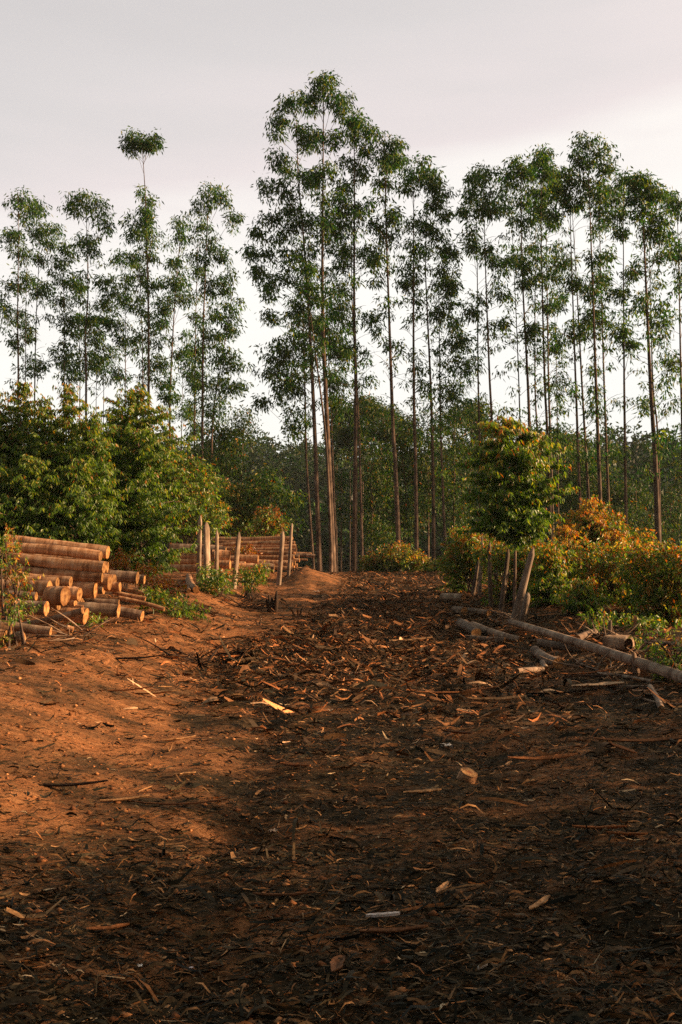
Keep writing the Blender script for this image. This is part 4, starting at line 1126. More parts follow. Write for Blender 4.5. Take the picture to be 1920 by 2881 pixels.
GF = 'cut logs of the far stack'
FAR = [
    ('long grey log on top of the low far stack by the dark young tree', 590, 452, 72, 120, 424, 28, .6),
    ('thin log lying on the top of the low far stack', 560, 418, 26, 280, 410, 29, .4),
    ('banded log second down in the low far stack', 560, 505, 48, 90, 500, 28, .6),
    ('log third down in the low far stack behind the tallest post', 600, 556, 54, 80, 542, 28, .6),
    ('lowest shaded log of the low far stack', 560, 612, 60, 30, 600, 27.6, .6),
    ('upright orange log end behind the third fence post', 588, 482, 76, 480, 480, 27.5, .2),
    ('taller orange log end next to the third fence post', 624, 500, 112, 500, 498, 27.3, .2),
    ('small orange log end low by the third fence post', 566, 530, 52, 480, 528, 27.2, .2),
    ('orange log end under the taller one by the third post', 626, 568, 72, 500, 566, 27.0, .2),
    ('bright peeled log with its cut end over the weeds', 864, 522, 64, 690, 514, 28.4, .2),
    ('peeled log lying behind the leaning split post', 746, 526, 56, 600, 520, 28.8, .2),
    ('short log end just under the peeled logs by the split post', 752, 572, 56, 640, 568, 28.2, .2),
    ('orange log low beneath the bright peeled one', 840, 586, 56, 700, 582, 28.1, .2),
    ('log end furthest along under the bright peeled log', 886, 582, 58, 800, 580, 28.5, .2),
    ('small log end close to the foot of the split post', 706, 577, 42, 630, 575, 28.0, .2),
    ('thin log end standing at the foot of the split post', 692, 622, 40, 640, 620, 27.6, .1),
    ('thin log end low among the weeds under the peeled logs', 766, 612, 32, 700, 610, 28.0, .1),
    ('topmost long log of the high far stack', 1088, 342, 36, 455, 347, 40, .8),
    ('short topmost log end next to the tapering post', 1158, 346, 30, 1060, 344, 39, .2),
    ('second long log from the top of the high far stack', 1108, 372, 30, 500, 375, 39.5, .8),
    ('third long log from the top of the high far stack', 1112, 388, 32, 520, 402, 39, .8),
    ('fourth long log from the top of the high far stack', 1120, 432, 30, 560, 430, 38.5, .8),
    ('fifth long log of the high far stack, above the dead twigs', 1165, 468, 36, 780, 458, 37.5, .6),
    ('sixth long log of the high far stack, below the dead twigs', 1168, 508, 40, 800, 502, 37, .6),
    ('thick pale long log lowest but one in the high far stack', 1180, 556, 44, 820, 542, 36.5, .6),
    ('lowest log of the high far stack behind the tapering post', 1160, 600, 34, 930, 592, 36, .4),
    ('log end second down the stepped end of the high far stack', 1176, 382, 28, 1080, 380, 39, .2),
    ('log end third down the stepped end of the high far stack', 1186, 411, 32, 1080, 410, 38.6, .2),
    ('log end fourth down the stepped end of the high far stack', 1192, 442, 34, 1080, 440, 38.2, .2),
    ('log end fifth down the stepped end of the high far stack', 1182, 478, 34, 1080, 474, 37.6, .2),
    ('dark log end jutting above the low pale cut end', 1212, 500, 34, 1100, 497, 37.2, .2),
    ('pale cut log end lowest of the stepped jutting ones', 1216, 532, 34, 1100, 528, 37, .2),
    ('orange log end behind the foot of the tapering post', 1156, 574, 56, 1090, 572, 36.2, .2),
    ('orange log end on the mound side of the tapering post', 1172, 572, 54, 1090, 570, 36.6, .2),
    ('log end next to the earth mound low in the high far stack', 1198, 582, 46, 1100, 580, 36.8, .2),
    ('long dark log sticking out over the earth mound', 1350, 496, 30, 1190, 488, 38.5, .2),
    ('thinner log lying behind the one over the earth mound', 1314, 479, 26, 1180, 473, 39.5, .2),
    ('thin log low between the stack and the earth mound', 1282, 528, 18, 1190, 526, 37.5, .1),
    ('pale short log lying at the foot of the earth mound', 1256, 610, 32, 1180, 604, 35.5, .1),
    ('thick dark log with a broken end lying under the far stack', 1000, 602, 78, 890, 578, 33, .2),
]
for lb, rx, ry, d, lx, ly, Y, dY in FAR:
    pile_log(zf, GF, lb, rx, ry, d, lx, ly, Y, dY, material=M_GREYLOG if ('dark' in lb or 'grey' in lb) else M_LOG)
for j, (rx, ry, d, lx, ly, Y, dY) in enumerate([(1060, 410, 34, 500, 415, 41, .6), (1060, 470, 40, 600, 465, 40, .6), (1060, 520, 40, 700, 515, 40, .6), (1080, 560, 40, 760, 555, 39.5, .6), (1060, 360, 34, 500, 362, 42, .6), (520, 470, 60, 100, 465, 29.4, .5), (520, 540, 60, 100, 530, 29.4, .5), (560, 580, 56, 100, 575, 29.0, .5), (1080, 590, 40, 900, 588, 38, .5)]):
    pile_log(zf, GF, 'log hidden deep in the shade of the far stack', rx, ry, d, lx, ly, Y, dY)


def gl(zfun, label, x0, y0, x1, y1, w0, w1, group=None, material=None, sink=-.15, name='log', lift=0, faces=True, cat='log', bend=.012):
    """A log lying on the ground between two zoomed photo points (its centre line)."""
    sc = .40816 if zfun is zr else .33163
    pts = []
    for (x, y, w) in ((x0, y0, w0), (x1, y1, w1)):
        p = G(*zfun(x, y + w * .45))
        r = w * sc * p.y / F / 2
        pts.append((p + Vector((0, 0, r * (1 - sink) + lift)), r))
    (a, ra), (b, rb) = pts
    return log(label, group, a, b, ra, rb, material=material or M_GREYLOG, name=name, faces=faces, cat=cat, bend=bend)


GS = 'logs lying on the shrub side of the track'
gl(zr, 'longest fallen pole lying from the posts to the picture edge', 388, 778, 1700, 1212, 46, 88, GS, M_GREYLOG, name='fallen_pole', sink=-.5, bend=.004)
gl(zr, 'thick log butt highest of the tangled logs beside the slash', 40, 780, 150, 848, 66, 70, GS)
gl(zr, 'knotty crooked log tapering away among the tangled logs', 125, 805, 455, 885, 72, 34, GS)
gl(zr, 'thin wavy branch log lowest among the tangled logs', 75, 872, 345, 892, 36, 40, GS)
gl(zr, 'short log with a round face lying among the slash below the posts', -85, 598, 62, 605, 62, 62, GS)
gl(zr, 'short log half buried in slash below the round faced one', 0, 688, 66, 694, 56, 58, GS)
gl(zr, 'log continuing behind the half buried short one', 92, 690, 235, 706, 46, 46, GS)
gl(zr, 'bark covered log lying under the fallen pole', 580, 905, 890, 950, 44, 56, GS)
gl(zr, 'short thick log lying alone before the fallen pole', 556, 968, 712, 1058, 70, 74, GS)
gl(zr, 'thin grey log with a flat end lying on the dirt', 432, 1106, 605, 1094, 38, 40, GS)
gl(zr, 'small stub leaning on the end of the thin grey log', 605, 1050, 632, 1095, 40, 44, GS)
gl(zr, 'grey split log lying behind the fallen pole', 845, 888, 968, 836, 52, 46, GS)
gl(zr, 'thin pole lying far behind the fallen pole under the shrubs', 985, 838, 1560, 918, 18, 24, GS, name='fallen_pole')
gl(zr, 'thin straight pole among the bark strips below the fallen pole', 985, 1118, 1360, 1178, 22, 26, GS, name='fallen_pole')
gl(zr, 'low grey pole lying lowest of the bark strips', 900, 1196, 1330, 1216, 22, 22, GS, name='fallen_pole')
gl(zr, 'pale mottled branch end lying near the picture edge', 1345, 1210, 1425, 1365, 34, 42, GS)
gl(zf, 'log with a dark end pointing at the track below the tallest post', 275, 672, 338, 790, 46, 60, 'logs lying on the log side bank', M_LOG)
gl(zf, 'thinner log lying beside the dark ended one below the tallest post', 262, 700, 275, 800, 32, 38, 'logs lying on the log side bank', M_LOG)
gl(zf, 'short peeled stub at the far edge of the sunlit weeds', 912, 650, 916, 720, 16, 16, 'logs lying on the log side bank', M_LOG)


for k, (lb, x0, y0, x1, y1, w0_, w1_) in enumerate([
        ('thin grey branch crossing under the tapering log by the fallen pole', 520, 900, 700, 880, 18, 12), ('crooked branch pointing at the fallen pole from the bare dirt', 620, 1130, 760, 1180, 14, 10),
        ('long brown branch lying level below the fallen pole', 700, 1150, 1060, 1140, 16, 12), ('branch lying parallel to the fallen pole on its lower side', 820, 1020, 1120, 1130, 16, 12),
        ('forked looking branch at the shrub edge by the short stake', 960, 870, 1180, 850, 14, 10), ('brown branch lying over the mottled branch end', 1220, 1240, 1480, 1215, 18, 12),
        ('thin branch sloping from the slash to the grey log', 330, 1010, 470, 1075, 14, 10), ('dark branch lying in the shade under the shrubs', 1150, 900, 1420, 930, 18, 14),
        ('bent branch beside the short thick log', 470, 940, 560, 1010, 14, 10), ('low brown branch near the picture edge below the pole', 1280, 1290, 1560, 1330, 18, 12)]):
    gl(zr, lb, x0, y0, x1, y1, w0_, w1_, 'dead branches by the fallen pole', M_GREYLOG if k % 2 else M_STUB, name='fallen_branch', faces=False, cat='branch', bend=.05, sink=-.1)


def hollow_log():
    a, b = G(*zr(1060, 960)), G(*zr(1200, 970))
    r = .13
    mb = MB()
    for rad in (r, r * .72):
        mb.tube([a + Vector((0, 0, .1)), b + Vector((0, 0, .1))], [rad, rad], 16, rough=.06)
    n = 16
    for q in (0, 16):
        for k in range(n):
            mb.f.append((q + k, q + (k + 1) % n, 32 + q + (k + 1) % n, 32 + q + k))
    o = link('hollow_log', mb.mesh('hollow_log', a), M_GREYLOG); o.location = a
    tag(o, 'hollow rotten log with a dark opening under the shrubs', 'log', GS)


hollow_log()


# ------------------------------------------------------------------ fence posts
def post(label, zfun, x0, y0, x1, y1, w0, w1, Y=None, group='old fence posts by the far logs', tip=.5, material=None, name='fence_post', split=0):
    """From foot (x1, y1) to top (x0, y0), widths w at top and foot, zoomed pixels."""
    sc = .40816 if zfun is zr else .33163
    rnd = random.Random(label)
    foot = G(*zfun(x1, y1)) if Y is None else None
    if Y is None:
        Y = foot.y
    else:
        fx, fy = zfun(x1, y1)
        p = P(fx, fy, Y); foot = Vector((p.x, Y, min(p.z, gz1(p.x, Y))))
    top = P(*zfun(x0, y0), Y)
    s = sc * Y / F / 2
    o = foot.copy()
    d = top - foot
    L = d.length
    kw = 1.1 if zfun is zf else 1.2
    w0 *= kw; w1 *= kw
    n, sides = 12, 12
    vs, fs = [], []
    ph = rnd.random() * 6.28
    for i in range(n):
        t = i / (n - 1)
        tt = -.05 + 1.05 * t
        r = (w1 + (w0 - w1) * t) * s
        if t > .93: r *= tip + (1 - tip) * .5
        if i == n - 1: r *= tip
        for k in range(sides):
            an = 2 * math.pi * k / sides
            q = r * (1 + .14 * math.sin(2 * an + ph) + .10 * math.sin(3 * an + ph * 2 + t * 2) + .05 * (rnd.random() - .5))
            top_j = (rnd.random() - .5) * .06 * L if (i == n - 1 and split) else 0
            vs.append((q * math.cos(an) + .03 * math.sin(t * 4 + ph) * (1 - t), q * math.sin(an), tt * L + top_j))
    for i in range(n - 1):
        for k in range(sides):
            k2 = (k + 1) % sides
            fs.append((i * sides + k, i * sides + k2, (i + 1) * sides + k2, (i + 1) * sides + k))
    fs.append(tuple((n - 1) * sides + k for k in range(sides)))
    me = bpy.data.meshes.new(name); me.from_pydata(vs, [], fs)
    me.polygons.foreach_set('use_smooth', [len(f) == 4 for f in fs])
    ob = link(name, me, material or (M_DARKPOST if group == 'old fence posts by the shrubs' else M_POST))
    ob.location = o
    ob.rotation_mode = 'QUATERNION'; ob.rotation_quaternion = d.to_track_quat('Z', 'Y')
    tag(ob, label, 'post', group)
    return ob


post('tallest pale fence post nearest the dark conical young tree', zf, 374, 152, 354, 735, 32, 40, Y=25.0)
post('thick grey fence post with a rounded top next to the tallest', zf, 424, 208, 430, 640, 44, 50, Y=26.0)
post('thin fence post third from the dark conical young tree', zf, 513, 278, 512, 640, 30, 34, Y=26.4)
post('split leaning fence post in front of the peeled logs', zf, 704, 292, 656, 692, 34, 46, tip=.4, Y=26.6)
post('leaning brown fence post before the high far stack', zf, 1074, 286, 1040, 705, 30, 34, tip=.6, Y=31.0)
post('pale tapering fence post at the end of the high far stack', zf, 1150, 218, 1121, 680, 26, 30, tip=.7, Y=32.5)
post('dark stump trunk with a bushy dead head behind the far stack', zf, 972, 270, 976, 470, 46, 50, Y=43, name='dead_tree')
g0 = 'old fence posts by the shrubs'
post('sharp pale fence post nearest the track end on the shrub side', zr, 191, 172, 170, 475, 16, 26, group=g0, Y=25.5, tip=.3, split=1)
post('dark slanting fence post behind the sharp pale one', zr, 168, 330, 124, 460, 14, 22, group=g0, Y=26.0)
post('grey fence post with a sunlit edge second from the track end', zr, 240, 205, 250, 600, 22, 30, group=g0, Y=22.5, tip=.4, split=1)
post('reddish fence post behind the sunlit edged one', zr, 290, 214, 282, 420, 20, 26, group=g0, Y=25, tip=.4, split=1)
post('dark leaning fence post in the shade of the young tree', zr, 370, 256, 318, 665, 26, 34, group=g0, Y=20.6)
post('cracked pale fence post leaning furthest beside the shrubs', zr, 545, 248, 412, 705, 30, 48, group=g0, Y=19.2, tip=.4, split=1)
post('short broken fence post at the foot of the cracked leaning one', zr, 506, 560, 462, 765, 36, 46, group=g0, Y=18.4, tip=.5, split=1)
post('short brown stake standing behind the fallen pole', zr, 1074, 746, 1068, 900, 20, 24, group=g0, tip=.6, split=1)
post('gnarled stub standing against the near side of the fallen pole', zr, 1232, 966, 1262, 1130, 20, 44, group=g0, tip=.4, split=1, name='stub', material=M_GREYLOG)
post('thin gnarled stub behind the fallen pole near the hollow log', zr, 1272, 985, 1290, 1050, 14, 20, group=g0, tip=.4, split=1, name='stub', material=M_GREYLOG)

bush('dead bushy head of twigs hanging on the dark stump trunk', 42.6, 763, [(762, 1492, 16, 14), (758, 1505, 12, 10)], 90, orange=1.5, leaf=.12, dens=1.2, name='dead_twig_bundle', stems=0, red=True, stem_from=P(762, 1500, 42.6), group='dead twigs by the far stack')
bush('heap of rusty dead twigs lying on the high far stack', 37, 692, [(690, 1548, 20, 9), (700, 1554, 16, 7)], 91, orange=2.0, leaf=.12, dens=1.4, name='dead_twig_bundle', stems=0, red=True, stem_from=P(692, 1552, 37), group='dead twigs by the far stack')


# ------------------------------------------------------------------ single pieces of bark, sticks and stubs on the track
def slab_strip(label, px, py, L, Wd, yaw, colour, pitch=.03, curl=.18, name='bark_strip', group='loose bark strips on the track', cat='bark', th=.006, side=.05):
    g0 = G(px, py)
    rnd = random.Random(label)
    n = 9
    vs, fs = [], []
    for i in range(n):
        t = i / (n - 1) - .5
        w = Wd * .5 * (1 - (abs(t) * 2) ** 3 * .75) * rnd.uniform(.8, 1.15)
        x = L * t
        y = L * side * t * t * 4 * .3 + rnd.uniform(-.1, .1) * Wd
        z = L * curl * t * t + pitch * L * (t + .5)
        for (dy, dz) in ((-w, w * .5), (0, 0), (w, w * .5), (w * .95, w * .5 - th), (0, -th), (-w * .95, w * .5 - th)):
            vs.append((x, y + dy, z + dz + th))
    for i in range(n - 1):
        for k in range(6):
            k2 = (k + 1) % 6
            fs.append((i * 6 + k, i * 6 + k2, (i + 1) * 6 + k2, (i + 1) * 6 + k))
    fs.append(tuple(range(6))[::-1]); fs.append(tuple((n - 1) * 6 + k for k in range(6)))
    me = bpy.data.meshes.new(name); me.from_pydata(vs, [], fs)
    a = me.attributes.new('tint', 'FLOAT_COLOR', 'POINT')
    for i in range(len(vs)):
        k = rnd.uniform(.8, 1.2)
        a.data[i].color = (colour[0] * k, colour[1] * k, colour[2] * k, 1)
    o = link(name, me, M_LITTER)
    o.location = g0 + Vector((0, 0, .012)); o.rotation_euler = (rnd.uniform(-.2, .2), 0, yaw)
    tag(o, label, cat, group)
    return o


TAN, ORG, PALE, BRN, DRK = (.36, .21, .105), (.30, .12, .045), (.46, .33, .22), (.16, .075, .035), (.035, .02, .013)
ST = [
    ('pale tan bark strip lying by the sunlit bank edge', 352, 2262, .30, .045, .35, TAN), ('thin tan bark strip beside the pale chips on the track', 1190, 2242, .26, .05, .22, TAN),
    ('curved tan bark strip at the edge of the sunlit bank', 418, 1962, .62, .07, .05, TAN), ('long straight orange stick pointing at the curved tan strip', 325, 1955, .75, .03, -.05, ORG),
    ('pale bark slab lying by the dark twig heap', 485, 1858, .40, .09, .02, TAN), ('long pale stripped branch across the slash', 1140, 1812, .95, .10, .22, TAN),
    ('second pale stripped branch just below the long one', 1150, 1835, .70, .08, .12, TAN), ('short pale slab under the stripped branches', 1110, 1840, .5, .09, .1, TAN),
    ('split pale bark sheet shining below the fallen pole', 1685, 1942, .62, .13, .15, PALE), ('broad shining bark flake next to the split sheet', 1720, 1935, .35, .10, .4, PALE),
    ('long curved tan strip lying on the bare dirt', 1400, 1978, .62, .07, .1, TAN), ('orange strip across the bare dirt rise', 1290, 1960, .95, .05, .25, ORG),
    ('twisted orange bark strip in the shaded track', 1530, 2148, .55, .06, .12, ORG), ('forked orange strip near the picture edge', 1755, 2120, .36, .06, 1.9, ORG),
    ('torn orange strip glowing in the dark foreground', 1690, 2345, .30, .04, -.1, ORG), ('torn orange strip end past the glowing one', 1765, 2360, .22, .04, -.25, ORG),
    ('brown bark plate standing by the white wrapper', 1280, 2070, .42, .07, -.8, BRN), ('thin tan sliver beside the cut stump ring', 1425, 2162, .22, .03, 1.0, TAN),
    ('grey bark strip curved low in the shade', 800, 2535, .30, .025, .0, BRN), ('tan bark curl in the dark lower track', 1245, 2515, .16, .03, 1.1, TAN),
    ('orange bark piece near the lower dark twig band', 295, 2630, .20, .03, .25, ORG), ('brown bark plate below the lit dirt strip', 1110, 2640, .30, .05, .1, BRN),
    ('tan bark flake by the white scraps', 520, 2190, .16, .05, .4, TAN), ('dark long twig across the sunlit bank', 165, 2225, .62, .035, -.06, DRK),
    ('dark branch lying down the upper sunlit bank', 345, 1866, 1.1, .06, -.25, DRK), ('dark twig on the upper bank near the twig heap', 600, 1806, .9, .05, -.3, DRK),
    ('brown twig arching over the mid track', 490, 2276, .7, .02, -.08, BRN), ('orange broken strip amid the shaded chips', 830, 2165, .25, .06, -.5, ORG),
    ('tan strip pair amid the chips by the sunlit bank', 505, 2090, .28, .05, .5, TAN), ('orange twig crossing the bark strips below the fallen pole', 1660, 1905, .9, .05, .5, ORG),
    ('dark bark strip long and low by the fallen pole', 1540, 1965, 1.3, .06, -.03, DRK), ('brown bark strip lying under the torn orange ones', 1810, 2100, .8, .06, -.05, BRN),
    ('pale chip of wood beside the grey stick', 1520, 2560, .2, .03, .9, TAN), ('brown strip in the lowest shade of the track', 950, 2735, .14, .05, 1.3, BRN),
]
for a in ST:
    slab_strip(*a)
slab_strip('whitish grey stick lying in the dark lower track', 1078, 2592, .155, .018, .12, (.62, .58, .58), curl=.05, name='stick', cat='stick', group='loose sticks on the track', th=.012)
slab_strip('small whitish stick by the lowest shaded strips', 1360, 2738, .06, .014, .8, (.5, .48, .46), curl=.1, name='stick', cat='stick', group='loose sticks on the track', th=.01)


def scrap(label, px, py, size, col):
    g0 = G(px, py); rnd = random.Random(label)
    bm_v, bm_f = [], []
    n = 5
    for i in range(n):
        for j in range(n):
            bm_v.append(((i / 4 - .5) * size * (1 + rnd.uniform(-.2, .2)), (j / 4 - .5) * size * .7, .004 + size * (.22 * abs(math.sin(i * 1.3 + j)) + rnd.uniform(0, .12))))
    for i in range(n - 1):
        for j in range(n - 1):
            bm_f.append((i * n + j, (i + 1) * n + j, (i + 1) * n + j + 1, i * n + j + 1))
    me = bpy.data.meshes.new('paper_scrap'); me.from_pydata(bm_v, [], bm_f)
    a = me.attributes.new('tint', 'FLOAT_COLOR', 'POINT')
    for i in range(len(bm_v)): a.data[i].color = (*col, 1)
    o = link('paper_scrap', me, M_LITTER); o.location = g0; o.rotation_euler = (0, 0, rnd.uniform(-.8, .8))
    tag(o, label, 'scrap', 'paper scraps on the track')


scrap('folded white wrapper lying before the standing bark plate', 1257, 2106, .10, (.62, .6, .58))
scrap('white crumpled scrap low in the dark track', 393, 2728, .028, (.7, .7, .7))
scrap('tiny white scrap beside the crumpled one in the dark', 538, 2733, .016, (.65, .62, .7))
scrap('pale scrap on the chips above the dark track', 770, 2345, .05, (.5, .4, .33))
scrap('pale scrap by the sunlit edge of the mid track', 930, 2005, .07, (.6, .5, .4))
scrap('pale scrap among slash below the far stack', 890, 1668, .16, (.55, .5, .45))


def stump_ring():
    g0 = G(1316, 2200)
    r = .066
    a = g0 + Vector((-.03, .01, -.05)); b = g0 + Vector((.01, -.012, .065))
    o = log('short cut stump with a yellow face in the shaded track', 'stumps and stubs on the track', a, b, r * 1.1, r, material=M_LOG, name='stump', cat='stump', rough=.08)


stump_ring()
STUBS = [(768, 1722, 70, 36, 'jagged dark stub with standing splinters below the weeds'), (842, 1733, 34, 14, 'thin upright dark stub beside the jagged one'), (726, 1760, 30, 14, 'small dark stub alone on the bare bank'),
         (645, 1774, 16, 16, 'tiny dark clod on the bare bank'), (924, 1832, 34, 16, 'brown stub near the bare bank end of the slash'), (824, 1735, 24, 16, 'dark stub nearest the jagged one'),
         (1045, 1780, 46, 18, 'dark stub standing amid the slash'), (940, 1795, 36, 18, 'dark broken stub at the edge of the slash'), (1132, 1705, 30, 14, 'upright splinter stub on the far slash'),
         (1190, 1725, 34, 12, 'narrow dark stub in the middle of the slash'), (1420, 1925, 34, 16, 'pale faced little stub on the bare dirt'), (510, 1845, 30, 16, 'dark stub in the twig heap by the sunlit bank'),
         (1680, 1990, 50, 22, 'dark forked stub near the mottled branch'), (985, 1700, 20, 10, 'tiny stub at the lit edge of the slash'), (540, 1850, 22, 18, 'blackened lump at the end of the twig heap')]
for px, py, h, w, lb in STUBS:
    f = G(px, py)
    s = f.y / F * .85
    o = f
    mb = MB(); rnd = random.Random(lb)
    for k in range(5 if w > 14 else 3):
        an = rnd.random() * 6.28
        q = f + Vector((math.cos(an), math.sin(an), 0)) * w * s * .3 + Vector((0, 0, -.03))
        t = q + Vector((rnd.gauss(0, .25), rnd.gauss(0, .2), 1)) * h * s * rnd.uniform(.55, 1.05)
        mb.tube([q, q.lerp(t, .5), t], [w * s * .32, w * s * .25, w * s * .08], 6, cap1=True, rough=.25)
    ob = link('stub', mb.mesh('stub', f), M_STUB); ob.location = f
    tag(ob, lb, 'stub', 'stumps and stubs on the track')


def twig_heap(label, px, py, n, w, h, seed, mats=M_STUB, name='twig_heap'):
    f = G(px, py); s = f.y / F; rnd = random.Random(seed)
    mb = MB()
    for k in range(n):
        a = f + Vector((max(-1, min(1, rnd.gauss(0, .45))) * w * s * .5, rnd.gauss(0, .35), 0)); a.z = gz1(a.x, a.y) + abs(rnd.gauss(0, h * s * .25))
        L = rnd.uniform(.2, .6); an = rnd.gauss(0, .6) + (math.pi if rnd.random() < .5 else 0)
        e = a + Vector((math.cos(an) * L, math.sin(an) * L, rnd.gauss(.05, .15)))
        e.z = max(e.z, gz1(e.x, e.y) + .01)
        m = a.lerp(e, .5) + Vector((rnd.gauss(0, .035), rnd.gauss(0, .035), rnd.gauss(0, .02)))
        r = rnd.uniform(.004, .014)
        mb.tube(curve_pts([a, m, e], 5), [r, r, r * .8, r * .6, r * .3], 5)
    o = link(name, mb.mesh(name, f), mats); o.location = f
    tag(o, label, 'twigs', 'heaps of twigs')


twig_heap('tangled heap of dead roots under the weed clump on the bank', 700, 1712, 46, 150, 24, 1)
twig_heap('small heap of dark twigs at the lower edge of the sunlit bank', 545, 1862, 26, 120, 24, 2)
twig_heap('grey dead twigs lying before the split log', 205, 1790, 22, 120, 40, 3, M_GREYLOG)
twig_heap('dead branches heaped under the fallen pole', 1640, 1880, 22, 330, 24, 4, M_GREYLOG)
twig_heap('dead branches tangled between the fallen pole and shrubs', 1700, 1800, 26, 90, 24, 5, M_GREYLOG)
twig_heap('broken twigs lying round the foot of the cracked leaning post', 1440, 1750, 20, 90, 16, 6, M_GREYLOG)


# ------------------------------------------------------------------ unseen shrubs put in outside the picture to shade the track
SH = [(6.4, 4.3, 2.1), (7.4, 6.3, 2.15), (7.0, 8.3, 1.75), (7.6, 10.9, 1.35), (6.9, 2.2, 2.1), (8.6, 0.5, 2.4), (4.3, 2.4, 2.3), (4.0, 0.4, 2.4), (2.6, -2.2, 2.4), (4.6, -2.0, 2.6)]  # those nearest and behind the camera are added to darken the lower corners


def shade_shrub(x, y, h, i):
    px = CX + x / max(y, .5) * F
    g = np.random.default_rng(i)
    origin = Vector((x, y, gz1(x, y)))
    k = 420 if (y < 5.5) else 150
    v = g.normal(0, 1, (k, 3)); v /= np.linalg.norm(v, axis=1, keepdims=True); v *= g.random((k, 1)) ** .35
    C = np.array(origin) + np.array([0, 0, h * .48]) + v * np.array([1.25, 1.25, h * .55])
    C[:, 2] = np.maximum(C[:, 2], origin.z + .05)
    pos, d = tufts(g, C, 18, .16, droop=.6)
    tint = B_GREEN[g.choice(5, len(pos))]
    m = g.random(len(pos)) < .3; tint[m] = B_ORNG[g.choice(5, m.sum())]
    root = empty('bush', origin)
    tag(root, 'unseen orange and green shrub outside the picture, put in to shade the track', 'bush', 'unseen shrubs shading the near track')
    mb = MB()
    for q in range(8):
        e = Vector(C[g.integers(k)])
        mb.tube(curve_pts([origin, origin.lerp(e, .5) + Vector((0, 0, .1)), e], 4), [.02, .016, .01, .005], 5)
    link('stem', mb.mesh('stem', origin), M_TRUNK, root)
    link('foliage', leaf_mesh('foliage', pos, d, .12, .045, tint, seed=i, origin=origin), M_BUSH, root)


for i, (x, y, h) in enumerate(SH):
    shade_shrub(x, y, h, 900 + i)

# ------------------------------------------------------------------ sun, sky, camera
SUN_AZ, SUN_EL = 90.0, 14.0
sd = Vector((math.sin(R(SUN_AZ)) * math.cos(R(SUN_EL)), math.cos(R(SUN_AZ)) * math.cos(R(SUN_EL)), math.sin(R(SUN_EL))))
sl = bpy.data.lights.new('sun', 'SUN')
sl.energy = 5.0; sl.angle = R(.6); sl.color = (1.0, .64, .34)
so = bpy.data.objects.new('sun', sl); COL.objects.link(so)
so.rotation_mode = 'QUATERNION'; so.rotation_quaternion = sd.to_track_quat('Z', 'Y'); so.location = (30, 10, 20)

w = bpy.data.worlds.new('World'); S.world = w; w.use_nodes = True
nt = w.node_tree; nt.nodes.clear()
wo = nt.nodes.new('ShaderNodeOutputWorld'); bg = N(nt, 'ShaderNodeBackground', Strength=.1)
sky = nt.nodes.new('ShaderNodeTexSky'); sky.sky_type = 'NISHITA'; sky.sun_disc = False
sky.sun_elevation = R(SUN_EL); sky.sun_rotation = R(SUN_AZ)
tc = nt.nodes.new('ShaderNodeTexCoord'); sp = nt.nodes.new('ShaderNodeSeparateXYZ')
nt.links.new(tc.outputs['Generated'], sp.inputs[0])
mp = N(nt, 'ShaderNodeMapping'); mp.inputs['Rotation'].default_value = (0, R(-16), 0); mp.inputs['Scale'].default_value = (1.1, 1.0, 6.5)
nt.links.new(tc.outputs['Generated'], mp.inputs[0])
nz = N(nt, 'ShaderNodeTexNoise', Scale=1.5, Detail=4.0, Roughness=.5); nt.links.new(mp.outputs[0], nz.inputs[0])
u1 = N(nt, 'ShaderNodeMath', operation='MULTIPLY_ADD'); u1.inputs[1].default_value = -.22
nt.links.new(sp.outputs[0], u1.inputs[0]); nt.links.new(sp.outputs[2], u1.inputs[2])
u2 = N(nt, 'ShaderNodeMath', operation='MULTIPLY_ADD'); u2.inputs[1].default_value = .26
nt.links.new(nz.outputs[0], u2.inputs[0]); nt.links.new(u1.outputs[0], u2.inputs[2])
u3 = N(nt, 'ShaderNodeMath', operation='SUBTRACT'); u3.inputs[1].default_value = .13; nt.links.new(u2.outputs[0], u3.inputs[0])
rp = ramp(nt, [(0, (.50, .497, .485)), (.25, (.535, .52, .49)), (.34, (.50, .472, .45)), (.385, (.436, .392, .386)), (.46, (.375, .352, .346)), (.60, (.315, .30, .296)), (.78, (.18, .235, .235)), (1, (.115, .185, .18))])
nt.links.new(u3.outputs[0], rp.inputs[0])
bk = N(nt, 'ShaderNodeMapRange'); bk.inputs['From Min'].default_value = -.3; bk.inputs['From Max'].default_value = .75; bk.inputs['To Min'].default_value = 2.6; bk.inputs['To Max'].default_value = 10.0
nt.links.new(sp.outputs[1], bk.inputs[0])
vm = N(nt, 'ShaderNodeVectorMath', operation='SCALE'); nt.links.new(rp.outputs[0], vm.inputs[0]); nt.links.new(bk.outputs[0], vm.inputs['Scale'])
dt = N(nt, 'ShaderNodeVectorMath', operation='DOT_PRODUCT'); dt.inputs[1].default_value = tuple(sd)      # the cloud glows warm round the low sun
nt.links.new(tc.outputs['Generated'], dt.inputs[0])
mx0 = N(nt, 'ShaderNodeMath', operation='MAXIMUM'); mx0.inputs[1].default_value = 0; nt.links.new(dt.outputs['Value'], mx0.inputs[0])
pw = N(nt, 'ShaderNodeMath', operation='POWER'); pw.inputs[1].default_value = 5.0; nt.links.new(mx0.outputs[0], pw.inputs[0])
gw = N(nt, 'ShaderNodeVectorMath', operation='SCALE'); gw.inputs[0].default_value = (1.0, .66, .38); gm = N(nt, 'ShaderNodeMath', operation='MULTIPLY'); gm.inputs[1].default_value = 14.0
nt.links.new(pw.outputs[0], gm.inputs[0]); nt.links.new(gm.outputs[0], gw.inputs['Scale'])
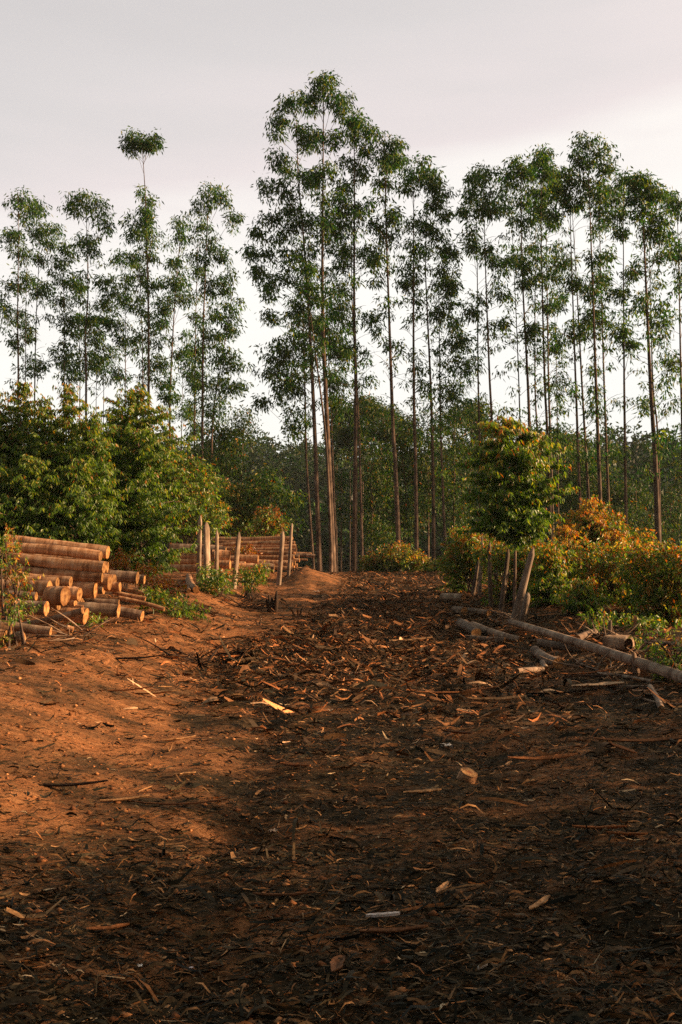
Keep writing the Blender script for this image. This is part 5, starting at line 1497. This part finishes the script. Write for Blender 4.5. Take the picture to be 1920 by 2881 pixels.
ad = N(nt, 'ShaderNodeVectorMath', operation='ADD'); nt.links.new(vm.outputs[0], ad.inputs[0]); nt.links.new(gw.outputs[0], ad.inputs[1])
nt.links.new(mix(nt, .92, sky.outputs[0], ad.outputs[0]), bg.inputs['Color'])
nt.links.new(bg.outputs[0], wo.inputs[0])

# ------------------------------------------------------------------ evening haze
hz = mat('haze_air'); vol = N(hz[1], 'ShaderNodeVolumePrincipled', Density=HAZE); vol.inputs['Color'].default_value = (.75, .85, .85, 1); vol.inputs['Anisotropy'].default_value = .0
hz[1].links.new(vol.outputs[0], hz[2].inputs['Volume'])
hm = MB()
X0, X1, Y0, Y1, Z0, Z1 = -1600, 1600, -1600, 3100, -8, 60
hm.v = [(X0, Y0, Z0), (X1, Y0, Z0), (X1, Y1, Z0), (X0, Y1, Z0), (X0, Y0, Z1), (X1, Y0, Z1), (X1, Y1, Z1), (X0, Y1, Z1)]
hm.f = [(3, 2, 1, 0), (4, 5, 6, 7), (0, 1, 5, 4), (1, 2, 6, 5), (2, 3, 7, 6), (3, 0, 4, 7)]
ho = link('haze', hm.mesh('haze', smooth=False), hz[0]); tag(ho, 'thin evening haze over the valley', 'haze', kind='stuff')
S.cycles.volume_bounces = 0

cam = bpy.data.cameras.new('camera')
cam.sensor_fit = 'HORIZONTAL'; cam.sensor_width = 24.0; cam.lens = 24.0 * F / 1920; cam.clip_start = .1; cam.clip_end = 5000
co = bpy.data.objects.new('camera', cam); COL.objects.link(co)
co.location = (0, 0, CAMZ); co.rotation_euler = (R(90) + PITCH, 0, 0)
S.camera = co
vs = S.view_settings
vs.view_transform = 'Standard'; vs.look = 'None'; vs.exposure = 1.05; vs.gamma = 1.0; vs.use_curve_mapping = False
S.cycles.max_bounces = 6; S.cycles.transmission_bounces = 4; S.cycles.transparent_max_bounces = 4
S.cycles.use_denoising = False
S.cycles.sample_clamp_indirect = 1.5; S.cycles.sample_clamp_direct = 6.0
S.cycles.caustics_reflective = False; S.cycles.caustics_refractive = False
